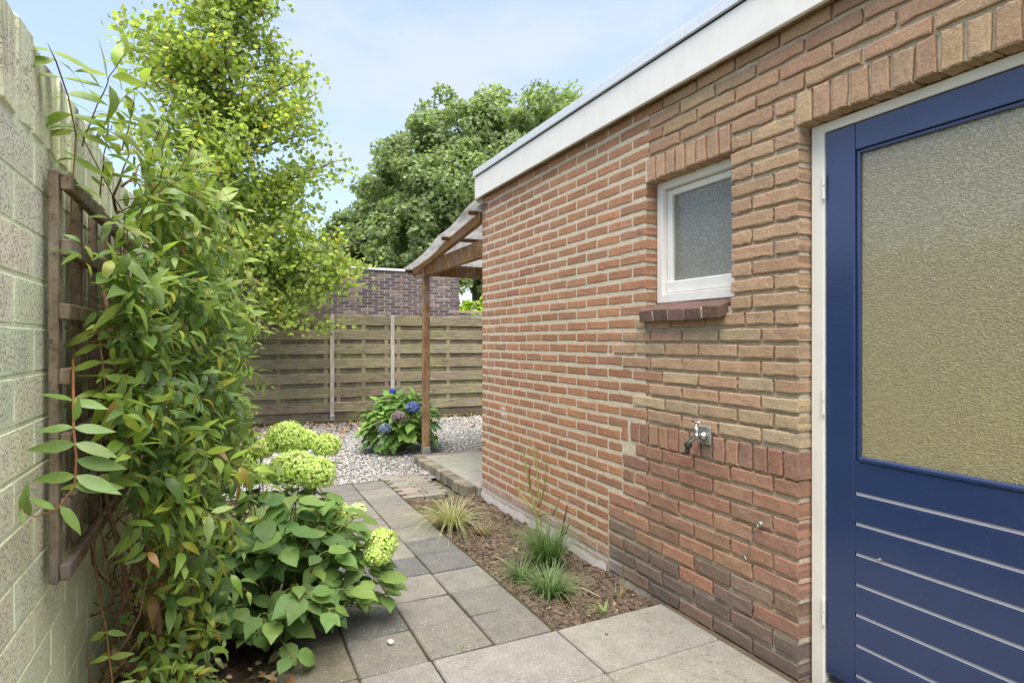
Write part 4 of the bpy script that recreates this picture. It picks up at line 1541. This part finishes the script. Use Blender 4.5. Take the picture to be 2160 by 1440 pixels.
def flower_head(name, parent, c, r, n, cols, flat=.82, psize=.011, core=(.16, .20, .05)):
    """ball of four-petalled florets round a rough core"""
    c = np.array(c)
    v = rng.normal(size=(n, 3)); v /= np.linalg.norm(v, axis=1)[:, None]
    v = v[v[:, 2] > -.75]; n = len(v)
    bump = 1 + .05 * np.sin(v[:, 0] * 5 + c[0] * 30) * np.sin(v[:, 1] * 6 + c[1] * 20) + rng.normal(0, .055, n)
    P = v * (r * bump)[:, None]; P[:, 2] *= flat
    nr = v + rng.normal(0, .4, (n, 3))
    D = rng.normal(size=(n, 3))
    Rm = frames(np.cross(nr, D), nr)
    pet = []
    for a in range(4):
        ca, sa = math.cos(a * math.pi / 2), math.sin(a * math.pi / 2)
        for x, y, z in ((0, .08, 0), (.42, .55, .12), (0, 1.0, .02), (-.42, .55, .12)):
            pet.append((x * ca - y * sa, x * sa + y * ca, z))
    PV = np.array(pet); PF = np.array([(a * 4, a * 4 + 1, a * 4 + 2, a * 4 + 3) for a in range(4)])
    cl = np.array(cols)[rng.integers(0, len(cols), n)] * rng.uniform(.75, 1.15, (n, 1))
    V, F, Cc = scatter([(PV, PF)], np.zeros(n, int), P, Rm, psize * rng.uniform(.75, 1.2, n), cl)
    BV = ICO_V * r * .86; BV[:, 2] *= flat
    F3 = ICO_F + len(V)
    V = np.concatenate([V, BV]); Cc = np.concatenate([Cc, np.tile(core, (len(BV), 1))])
    me = mesh_np(name, V, [F, F3], PETAL, Cc)
    return obj(name, me, parent, c)


hyd = thing('hydrangea', (.25, 2.93, 0), 'hydrangea bush with lime green flower balls and broad leaves at the path edge', 'hydrangea')
H_SH = [leaf_shape(10, .36, .66, .9, .16, c, .05, serr=.035, heart=.35, seed=s + 20) for s, c in enumerate((.25, .55, .85, .4))]
hP, hD, hN, hS, hC = [], [], [], [], []
HG = [(.130, .215, .066), (.108, .188, .060), (.150, .240, .070), (.175, .265, .074), (.092, .165, .055)]
hst = MB()
heads = [((.290, 3.30, .835), .094), ((.475, 3.20, .80), .066), ((.385, 3.31, .815), .062), ((.165, 3.28, .79), .056), ((.075, 3.25, .735), .062),
         ((.305, 3.08, .715), .100), ((.405, 3.06, .690), .086), ((.050, 3.22, .680), .036), ((.150, 3.16, .690), .055),
         ((.600, 3.02, .490), .040), ((.505, 2.98, .495), .055), ((.672, 2.81, .385), .068), ((.650, 2.78, .345), .060)]
LIMEF = [(.60, .71, .24), (.68, .77, .32), (.52, .65, .18), (.73, .80, .40), (.46, .59, .14)]
PALEF = [(.70, .74, .45), (.62, .70, .32), (.78, .80, .60)]
for k, (c, r) in enumerate(heads):
    flower_head('flower_head', hyd, c, r * 1.06, int(1500 * (r / .08) ** 2) + 160, PALEF if k == 9 else LIMEF, .86, .0068)


def hyd_stem(p0, p1, nodes, lsize, up=.5):
    p0, p1 = Vector(p0), Vector(p1)
    mid = p0.lerp(p1, .5) + Vector((0, 0, up * .12))
    pts = []
    for i in range(9):
        t = i / 8
        pts.append(p0 * (1 - t) ** 2 + mid * 2 * t * (1 - t) + p1 * t ** 2)
    hst.tube(pts, [.005 - .0022 * i / 8 for i in range(9)], 6, jc((.20, .22, .07), .2), False)
    ang = U(0, 6.28)
    for t in nodes:
        j = t * 8; a = pts[min(int(j), 8)]; b = pts[min(int(j) + 1, 8)]
        p = a.lerp(b, j - int(j))
        out = Vector((p.x - .22, p.y - 2.98, 0))
        ang += math.pi / 2 + U(-.4, .4)
        for s in (0, math.pi):
            d = Vector((math.cos(ang + s), math.sin(ang + s), 0)) + out * 1.3
            d.z = U(-.45, .12)
            pet = .035
            q = p + d.normalized() * pet
            hst.tube([p, p.lerp(q, .5) + Vector((0, 0, .006)), q], .0016, 5, (.22, .26, .08), False)
            nn = Vector((out.x * .6 + U(-.25, .25), out.y * .6 - .25 + U(-.25, .25), 1.0))
            hP.append(tuple(q)); hD.append(tuple(d)); hN.append(tuple(nn)); hS.append(lsize * U(.8, 1.25)); hC.append(jc(random.choice(HG), .14, .06))


for c, r in heads:
    f = (.22 + U(-.07, .07), 2.96 + U(-.1, .1), -.01)
    hyd_stem(f, (c[0], c[1], c[2] - r * .5), (.5, .72, .9) if c[2] > .6 else (.55, .85), .115)
for i in range(84):
    a = U(0, 6.28); rr = U(.08, .40) ** .8
    z = .14 + .50 * (1 - (rr / .5) ** 2) + U(-.10, .10)
    p1 = (.24 + rr * math.cos(a) * 1.0, 2.92 + rr * math.sin(a) * .95, max(.10, z))
    hyd_stem((.22 + U(-.08, .08), 2.95 + U(-.1, .1), -.01), p1, (.55, .8, .98) if i % 2 else (.7, .95), U(.088, .122), .7)
for i in range(34):
    a = U(2.6, 6.0); rr = U(.22, .42)
    hyd_stem((.22 + U(-.08, .08), 2.93 + U(-.1, .1), -.01), (.22 + rr * math.cos(a), 2.90 + rr * math.sin(a) * .9, U(.10, .30)), (.6, .95), U(.09, .125), .6)
hP, hS, hC = np.array(hP), np.array(hS), np.array(hC)
hRm = frames(np.array(hD), np.array(hN))
leaves_parts(hyd, H_SH, rng.integers(0, 4, len(hP)), hP, hRm, hS, hC, HYD_LEAF)
o = hst.build('stem', STEM, hyd, WL[hyd]); o['kind'] = 'stuff'

# ================================================================== BLUE HYDRANGEA
blu = thing('hydrangea', (1.98, 7.22, 0), 'round green hydrangea with blue flower balls behind the canopy post', 'hydrangea')
bP, bD, bN, bS, bC = [], [], [], [], []
bst = MB()
BG = [(.15, .26, .06), (.19, .31, .07), (.11, .21, .055), (.23, .35, .08)]
for i in range(560):
    u = U(0, 1); a = U(0, 6.28)
    el = math.asin(U(-.55, 1))
    rr = U(.60, 1.05)
    n_ = Vector((math.cos(a) * math.cos(el), math.sin(a) * math.cos(el), math.sin(el)))
    p = Vector((1.97 + n_.x * .45 * rr, 7.26 + n_.y * .42 * rr, .30 + n_.z * .42 * rr))
    d = Vector((n_.x + U(-.5, .5), n_.y + U(-.5, .5), -.25 + n_.z * .5 + U(-.2, .2)))
    bP.append(tuple(p)); bD.append(tuple(d)); bN.append((n_.x * .7, n_.y * .7, n_.z + .7)); bS.append(U(.11, .16)); bC.append(jc(random.choice(BG), .15))
    if i % 4 == 0:
        bst.tube([(1.97 + U(-.05, .05), 7.22 + U(-.05, .05), -.02), (1.97 + n_.x * .2, 7.22 + n_.y * .2, .25 + n_.z * .1), tuple(p)], [.005, .004, .003], 5, (.2, .2, .08), False)
leaves_parts(blu, H_SH, rng.integers(0, 4, len(bP)), np.array(bP), frames(np.array(bD), np.array(bN)), np.array(bS), np.array(bC), HYD_LEAF)
o = bst.build('stem', STEM, blu, WL[blu]); o['kind'] = 'stuff'
for c, r, cl in (((2.015, 6.86, .555), .078, [(.20, .24, .74), (.28, .32, .82), (.14, .16, .60)]), ((1.83, 6.83, .455), .082, [(.34, .24, .26), (.28, .22, .25), (.42, .32, .30)]),
                 ((1.68, 6.86, .325), .068, [(.22, .28, .50), (.30, .34, .48), (.18, .22, .42)]), ((1.86, 7.20, .725), .036, [(.10, .14, .72), (.06, .1, .5)])):
    flower_head('flower_head', blu, c, r, 260, cl, .88, .014, (.08, .08, .12))

# ================================================================== GRASSES, ROSE, CUTTINGS
def tuft(name, loc, label, n, length, spread, cols, w=.003, lean=(0, 0), droop=1.0, cat='grass', base_r=.03):
    t = thing(name, loc, label, cat)
    Vs, Fs, Cs, n0 = [], [], [], 0
    x0, y0, z0 = loc
    for i in range(n):
        a = U(0, 6.28); s = U(.25, 1) * spread
        L = length * U(.55, 1.1)
        bx, by = base_r * U(0, 1) * math.cos(a + U(-1, 1)), base_r * U(0, 1) * math.sin(a + U(-1, 1))
        dx, dy = math.cos(a) * s + lean[0], math.sin(a) * s + lean[1]
        col = jc(random.choice(cols), .2, .08)
        m = 7
        side = Vector((-math.sin(a), math.cos(a), 0))
        for k in range(m):
            q = k / (m - 1)
            x = bx + dx * L * (q * .7 + .6 * q * q)
            y = by + dy * L * (q * .7 + .6 * q * q)
            z = L * (q * (1.0 - .25 * s) - droop * s * .75 * q * q * q)
            ww = w * (1 - q * .92)
            z = max(z, .004)
            Vs += [(x - side.x * ww, y - side.y * ww, z), (x, y, z - ww * .4), (x + side.x * ww, y + side.y * ww, z)]
            Cs += [col] * 3
        for k in range(m - 1):
            for e in (0, 1):
                Fs.append((n0 + k * 3 + e, n0 + k * 3 + e + 1, n0 + k * 3 + e + 4, n0 + k * 3 + e + 3))
        n0 += m * 3
    o = obj('blades', mesh_np('blades', Vs, Fs, BLADE, Cs, True), t, loc)
    o['kind'] = 'stuff'
    return t


SEDGE = [(.34, .28, .13), (.42, .36, .20), (.22, .24, .07), (.16, .20, .06), (.46, .42, .28)]
GREEN = [(.06, .13, .03), (.08, .165, .035), (.048, .105, .03), (.105, .195, .05)]
tuft('sedge_clump', (1.50, 4.10, -.03), 'straw-coloured arching sedge clump at the path edge near the patio', 280, .42, 1.05, SEDGE, .0032, (-.1, -.1), 1.1, 'grass', .05)
tuft('grass_clump', (1.775, 3.16, -.03), 'tall green chive-like grass clump below the bare rose stems', 400, .42, .66, GREEN, .0028, (-.05, -.08), 1.05, 'grass', .085)
tuft('grass_clump', (1.58, 2.79, -.03), 'short dark green grass tuft at the front of the bed', 260, .24, .95, GREEN, .0032, (0, 0), .95, 'grass', .07)
tuft('grass_clump', (1.52, 3.02, -.03), 'small bright green tuft left of the grass clumps in the bed', 130, .21, .9, GREEN, .0026, (0, 0), .8, 'grass', .035)
tuft('dead_clump', (1.66, 3.86, -.03), 'cut-back brown plant stump with dry stalks beside the sedge', 110, .13, .9, [(.20, .12, .06), (.30, .20, .10), (.14, .08, .045), (.36, .28, .15)], .003, (0, 0), .7, 'plant', .05)
tuft('dead_clump', (1.90, 2.60, -.03), 'small dry straw tuft at the wall near the landing slab', 26, .14, .6, [(.45, .38, .24), (.36, .28, .15)], .002, (0, 0), .6, 'plant', .03)
tuft('weed', (.93, 2.42, -.005), 'tiny green weed in the tile joint by the large slabs', 9, .045, .9, GREEN, .003, (0, 0), .6, 'weed', .006)
tuft('weed', (1.72, 2.47, -.02), 'flat green seedling blades at the slab edge of the bed', 12, .10, 1.2, [(.16, .26, .06)], .0035, (0, 0), 1.0, 'weed', .02)
tuft('weed', (1.60, 4.70, -.03), 'low weed sprouting where bed meets patio kerb', 26, .09, 1.0, SEDGE + GREEN, .0025, (0, 0), .8, 'weed', .03)

rose = thing('rose_bush', (1.965, 3.60, -.03), 'bare pruned rose with a few green stems against the red bricks', 'rose')
def cane(pts, r0, r1, col):
    mb = MB(); mb.tube(pts, [r0 + (r1 - r0) * i / (len(pts) - 1) for i in range(len(pts))], 7, col, True)
    return mb
G1, G2, BRc = (.20, .24, .05), (.26, .25, .07), (.16, .09, .05)
for pts, r0, r1, cl in (
        (((1.965, 3.62, -.04), (1.965, 3.66, .12), (1.960, 3.74, .30), (1.955, 3.80, .47), (1.95, 3.845, .60)), .0075, .0045, G1),
        (((1.970, 3.58, -.04), (1.965, 3.60, .16), (1.960, 3.62, .34), (1.958, 3.64, .50), (1.955, 3.66, .62)), .0075, .004, G2),
        (((1.960, 3.62, .20), (1.950, 3.56, .24), (1.945, 3.50, .36), (1.942, 3.47, .50), (1.94, 3.46, .58)), .005, .003, G1),
        (((1.962, 3.60, .14), (1.950, 3.50, .18), (1.94, 3.38, .20), (1.935, 3.30, .29), (1.93, 3.27, .36)), .005, .0028, G1),
        (((1.960, 3.70, .16), (1.955, 3.80, .20), (1.950, 3.86, .22), (1.945, 3.90, .28)), .007, .006, G2),
        (((1.955, 3.72, .30), (1.950, 3.73, .38), (1.945, 3.715, .46)), .005, .0045, BRc),
        (((1.968, 3.36, -.03), (1.965, 3.30, .12), (1.955, 3.24, .24), (1.95, 3.21, .31)), .006, .004, BRc),
        (((1.965, 3.32, .08), (1.955, 3.24, .12), (1.950, 3.19, .20)), .0045, .003, BRc),
        (((1.957, 3.64, .52), (1.950, 3.70, .58), (1.945, 3.75, .62)), .003, .0018, G2),
        (((1.957, 3.65, .55), (1.952, 3.60, .61), (1.948, 3.56, .64)), .003, .0016, G2)):
    cane(pts, r0, r1, jc(cl, .1)).build('stem', STEM, rose)

# straw lying about
for k, (pts, lab) in enumerate(((((1.53, 3.42, -.01), (1.53, 3.30, .004), (1.545, 3.18, .0), (1.53, 3.12, -.005)), 'long pale straw lying on the soil left of the grass clumps'),
                                (((1.66, 2.78, .01), (1.74, 2.70, .012), (1.78, 2.60, .0)), 'bent pale straw in front of the short grass tuft'),)):
    mb = MB(); mb.tube(pts, .0022, 6, (.42, .35, .22)); o = mb.build('straw', LITTER); tag(o, lab, 'straw')
o = obj('pebble', rocks('pebble', np.zeros((1, 3)), np.array([.016]), STONE, np.array([(.58, .50, .38)]), (ICO_V, ICO_F), .7, True, .12), None, (.66, 2.60, .009))
tag(o, 'single pale pebble on a dark paving tile beside the hydrangea', 'pebble')
o = obj('pebble', rocks('pebble', np.zeros((1, 3)), np.array([.011]), STONE, np.array([(.20, .10, .07)]), (ICO_V, ICO_F), .6, True, .15), None, (1.57, 2.24, .009))
tag(o, 'small reddish chip lying on the large landing slab', 'pebble')

# ================================================================== TREES
def limb(mb, p0, p1, r0, r1, sag=.0, n=8, wob=.03, col=(1, 1, 1)):
    p0, p1 = Vector(p0), Vector(p1)
    L = (p1 - p0).length
    pts = []
    for i in range(n):
        t = i / (n - 1)
        p = p0.lerp(p1, t) + Vector((U(-1, 1), U(-1, 1), U(-1, 1))) * wob * L * (0 if i in (0,) else .5)
        p.z += sag * L * math.sin(math.pi * t)
        pts.append(p)
    mb.tube(pts, [r0 + (r1 - r0) * (i / (n - 1)) ** .8 for i in range(n)], 7, col, True)
    return pts


def hex_leaf(fold=.2):
    V = np.array([(0, 0, 0), (.42, .25, fold * .42), (.46, .65, fold * .46), (0, .95, -.05), (-.46, .65, fold * .46), (-.42, .25, fold * .42), (0, .5, 0)])
    F = np.array([(0, 1, 6), (1, 2, 6), (2, 3, 6), (3, 4, 6), (4, 5, 6), (5, 0, 6)])
    return V, F


HL = [hex_leaf(.25), hex_leaf(-.1), hex_leaf(.5)]
RT = Vector((CS, -SN, 0)); FW = Vector((SN, CS, 0))

# near tree -----------------------------------------------------------------------
TB = Vector((.06, 9.75, 0))
alder = thing('alder_tree', TB, 'bright yellow-green alder tree standing in front of the fence at left', 'tree')
tm = MB()
tp = [TB + Vector((0, 0, -.05)), TB + Vector((.02, 0, .8)), TB + Vector((.0, 0, 1.7)), TB + RT * .03 + Vector((0, 0, 2.6)), TB + RT * -.02 + Vector((0, 0, 3.6)),
      TB + RT * .04 + Vector((0, 0, 4.6)), TB + RT * .0 + Vector((0, 0, 5.6)), TB + RT * .02 + Vector((0, 0, 6.6)), TB + RT * .0 + Vector((0, 0, 7.6))]
tm.tube([tuple(p) for p in tp], [.085, .075, .068, .06, .05, .04, .03, .02, .008], 9)
tm.build('trunk', BARK, alder, smooth=True)


def trunk_at(z):
    for a, b in zip(tp[:-1], tp[1:]):
        if a.z <= z <= b.z:
            return a.lerp(b, (z - a.z) / (b.z - a.z))
    return tp[-1]


reach_z = [1.4, 2.0, 2.6, 3.2, 3.8, 4.4, 5.0, 5.6, 6.2, 6.8, 7.6]
reach_r = [1.0, 1.75, 2.15, 1.55, 1.75, 1.60, 1.40, 1.45, .95, .70, .3]
reach_l = [.8, 1.3, 1.5, 1.5, 1.4, 1.45, 1.5, 1.55, .95, .60, .3]
bm_ = MB()
twigs = []                              # (point, local spread)
special = [  # lateral, depth, z start, z end
    (2.30, -.1, 2.3, 2.35), (2.0, -.3, 2.2, 2.75), (1.55, -.3, 1.85, 1.62), (1.15, -.2, 1.75, 1.75), (1.75, .1, 3.2, 4.15), (1.6, -.2, 3.0, 3.95),
    (-1.65, .0, 4.6, 5.85), (-1.3, -.3, 4.3, 5.3), (1.0, .2, 4.8, 5.45), (.55, 0, 6.0, 6.55), (-.55, 0, 5.8, 6.5), (1.2, -.5, 2.5, 3.0), (.8, -.7, 2.3, 2.5), (1.6, -.1, 1.9, 2.1), (1.9, -.2, 2.3, 2.5), (1.35, -.4, 2.1, 2.3), (1.0, -.5, 1.9, 1.95), (1.75, .0, 2.6, 2.9), (.7, -.4, 1.7, 1.7), (2.1, -.4, 2.0, 2.15), (1.3, -.1, 2.7, 3.3)]
specs = [(la, de, z0, z1) for la, de, z0, z1 in special]
for i in range(150):
    z1 = U(1.9, 7.5)
    a = U(0, 6.28)
    rl = np.interp(z1, reach_z, reach_r if math.cos(a) > 0 else reach_l) * U(.45, 1.0)
    specs.append((rl * math.cos(a), rl * math.sin(a) * .9, max(1.3, z1 - rl * U(.25, .6)), z1))
for la, de, z0, z1 in specs:
    p0 = trunk_at(z0)
    p1 = Vector((TB.x, TB.y, 0)) + RT * la + FW * de + Vector((0, 0, z1))
    if p1.y > 10.05 and p1.z < 2.0: p1.y = 10.0
    L = (p1 - p0).length
    pts = limb(bm_, p0, p1, .012 + .010 * L, .004, .05, 9, .05)
    nsub = int(5 + L * 8)
    for k in range(nsub):
        t = U(.25, 1.0)
        j = t * 8; a = pts[min(int(j), 8)]; b = pts[min(int(j) + 1, 8)]
        q = a.lerp(b, j - int(j))
        e = q + Vector((U(-1, 1), U(-1, 1), U(-.7, .7))) * U(.12, .40)
        if k % 2 == 0: limb(bm_, q, e, .005, .002, 0, 4, .06)
        twigs.append((q, e))
o = bm_.build('branches', BARK, alder, WL[alder], smooth=True); o['kind'] = 'stuff'
n_l = 29000
ti = rng.integers(0, len(twigs), n_l)
Q = np.array([tuple(t[0]) for t in twigs]); E = np.array([tuple(t[1]) for t in twigs])
f = rng.uniform(.15, 1.1, (n_l, 1))
P = Q[ti] + (E[ti] - Q[ti]) * f + rng.normal(0, .10, (n_l, 3))
lat = (P[:, 0] - TB.x) * CS - (P[:, 1] - TB.y) * SN
ok = ~((P[:, 1] > 10.25) & (P[:, 2] < 1.9)) & ~((lat < .55) & (P[:, 2] < 2.42 - .5 * np.clip(lat, 0, .5)))
P = P[ok]; n_l = len(P)
AL = np.array([(.27, .335, .072), (.33, .385, .085), (.22, .29, .068), (.40, .43, .12), (.18, .24, .062)])
cl = AL[rng.integers(0, 5, n_l)] * rng.uniform(.8, 1.25, (n_l, 1))
yl = rng.uniform(0, 1, n_l) < .012
cl[yl] = (.55, .34, .03)
nrm = rng.normal(size=(n_l, 3)) + np.array((-.2, -.3, .8))
Rm = frames(rng.normal(size=(n_l, 3)) + np.array((0, 0, -.3)), nrm)
V, F, Cc = scatter(HL, rng.integers(0, 3, n_l), P, Rm, rng.uniform(.048, .090, n_l), cl)
o = obj('crown', mesh_np('crown', V - np.array(WL[alder]), F, TREE_LEAF, Cc), alder, WL[alder]); o['kind'] = 'stuff'

# big trees behind ----------------------------------------------------------------
QL = [(np.array([(-.5, 0, 0), (.5, 0, .1), (.35, 1, 0), (-.35, .9, .15)]), np.array([(0, 1, 2, 3)])),
      (np.array([(-.3, 0, .1), (.4, .1, 0), (.5, .8, .2), (-.5, 1, 0)]), np.array([(0, 1, 2, 3)]))]


def big_tree(name, base, label, lobes, n_leaf, trunk_h, trunk_r, cols, size=(.09, .19), group=None):
    """lobes: list of (lateral, depth, height, radius) relative to the base"""
    base = Vector(base)
    t = thing(name, base, label, 'tree', group)
    mb = MB()
    top = base + Vector((0, 0, trunk_h))
    mb.tube([tuple(base), tuple(base + Vector((.1, 0, trunk_h * .5))), tuple(top)], [trunk_r, trunk_r * .8, trunk_r * .6], 10)
    mb.build('trunk', BARK, t, smooth=True)
    br = MB()
    Ps, Ns, Cs = [], [], []
    tot = sum(r ** 2 for *_, r in lobes)
    for la, de, h, r in lobes:
        c = base + RT * la + FW * de + Vector((0, 0, h))
        limb(br, top - Vector((0, 0, U(0, trunk_h * .3))), c, .16, .03, .03, 8, .06)
        for _ in range(5):
            e = c + Vector((U(-1, 1), U(-1, 1), U(-.6, 1))) * r * .8
            limb(br, c - Vector((0, 0, r * .3)), e, .05, .012, 0, 5, .08)
        m = int(n_leaf * r ** 2 / tot)
        nc = max(10, int(26 * r))                       # clumps on the lobe
        v = rng.normal(size=(nc, 3)); v /= np.linalg.norm(v, axis=1)[:, None]
        cc = v * r * rng.uniform(.55, 1.08, (nc, 1)); cc[:, 2] *= .85
        cr = rng.uniform(.16, .34, nc) * r
        k = rng.integers(0, nc, m)
        w = rng.normal(size=(m, 3)); w /= np.linalg.norm(w, axis=1)[:, None]
        w *= rng.uniform(.35, 1.0, (m, 1)) ** .5
        p = cc[k] + w * cr[k][:, None] * np.array((1.15, 1.15, .75))
        Ps.append(p + np.array(c)); Ns.append(w + v[k] * .6 + np.array((0, 0, .5)) + rng.normal(0, .5, (m, 3)))
        tone = rng.uniform(.8, 1.2, nc)[k][:, None]
        Cs.append(np.array(cols)[rng.integers(0, len(cols), m)] * tone * rng.uniform(.8, 1.2, (m, 1)))
    o = br.build('branches', BARK, t, WL[t], smooth=True); o['kind'] = 'stuff'
    P, Nn, C = np.concatenate(Ps), np.concatenate(Ns), np.concatenate(Cs)
    m = len(P)
    Rm = frames(rng.normal(size=(m, 3)), Nn)
    V, F, Cc = scatter(QL, rng.integers(0, 2, m), P, Rm, rng.uniform(*size, m), C)
    o = obj('crown', mesh_np('crown', V - np.array(base), F, OAK_LEAF, Cc), t, base); o['kind'] = 'stuff'
    return t


def at_px(px, zc):
    """point on the ground at a bearing of the photograph and a distance"""
    xc = (px - 1080) / 1245 * zc
    return (xc * CS + zc * SN, zc * CS - xc * SN, -.06)


OAK = [(.19, .25, .115), (.22, .28, .125), (.155, .21, .10), (.26, .31, .14)]
big_tree('oak_tree', at_px(1005, 26), 'tall broad oak tree rising behind the canopy and white fascia',
         [(-.2, 0, 10.4, 2.3), (-2.2, .5, 9.4, 2.1), (1.9, 0, 10.6, 2.2), (-3.6, 0, 7.9, 1.8), (-1.2, -1.2, 7.4, 2.4), (1.2, -1.2, 7.6, 2.4), (3.4, .4, 9.6, 2.2), (-2.6, -1, 5.6, 2.0), (.2, -1.5, 5.0, 2.3), (2.6, -.8, 6.2, 2.4), (4.6, .5, 7.6, 2.2), (-.8, 1.0, 8.8, 2.5)],
         105000, 5.0, .35, OAK)
big_tree('oak_tree', at_px(790, 29), 'lower dark green oak tree filling in left of the tall oak',
         [(-.6, 0, 6.6, 1.7), (.7, 0, 7.8, 1.7), (1.6, .3, 5.9, 1.8), (-1.2, .3, 4.9, 1.5), (.2, -.7, 4.6, 1.9), (-.1, .2, 3.2, 1.7), (2.2, -.5, 4.0, 1.8)],
         44000, 3.2, .25, [tuple(c_ * .88 for c_ in q) for q in OAK])
big_tree('oak_tree', at_px(1215, 34), 'distant oak crown peeping over the white fascia',
         [(-.6, 0, 14.2, 1.8), (.9, .2, 14.0, 1.7), (0, -.6, 12.0, 2.3), (1.8, .2, 12.6, 1.9), (-1.8, 0, 12.3, 1.8), (0, 0, 9.5, 2.4)],
         24000, 8.0, .3, OAK)
big_tree('birch_tree', at_px(700, 38), 'faint far green tree low behind the alder crown at left',
         [(-.6, 0, 6.2, 1.7), (.9, 0, 7.4, 1.6), (0, .4, 4.4, 2.2), (1.9, 0, 5.0, 2.0)],
         15000, 3.0, .2, OAK)
big_tree('lime_shrub', at_px(1000, 15.0), 'glowing yellow-green shrub above the grey board fence',
         [(-.05, 0, 2.15, .42), (.35, .1, 2.25, .40), (.7, 0, 2.3, .45), (.1, .1, 1.6, .5), (.6, .1, 1.6, .5)],
         5200, 1.3, .06, [(.34, .46, .03), (.42, .55, .045), (.28, .40, .025)], (.07, .13))
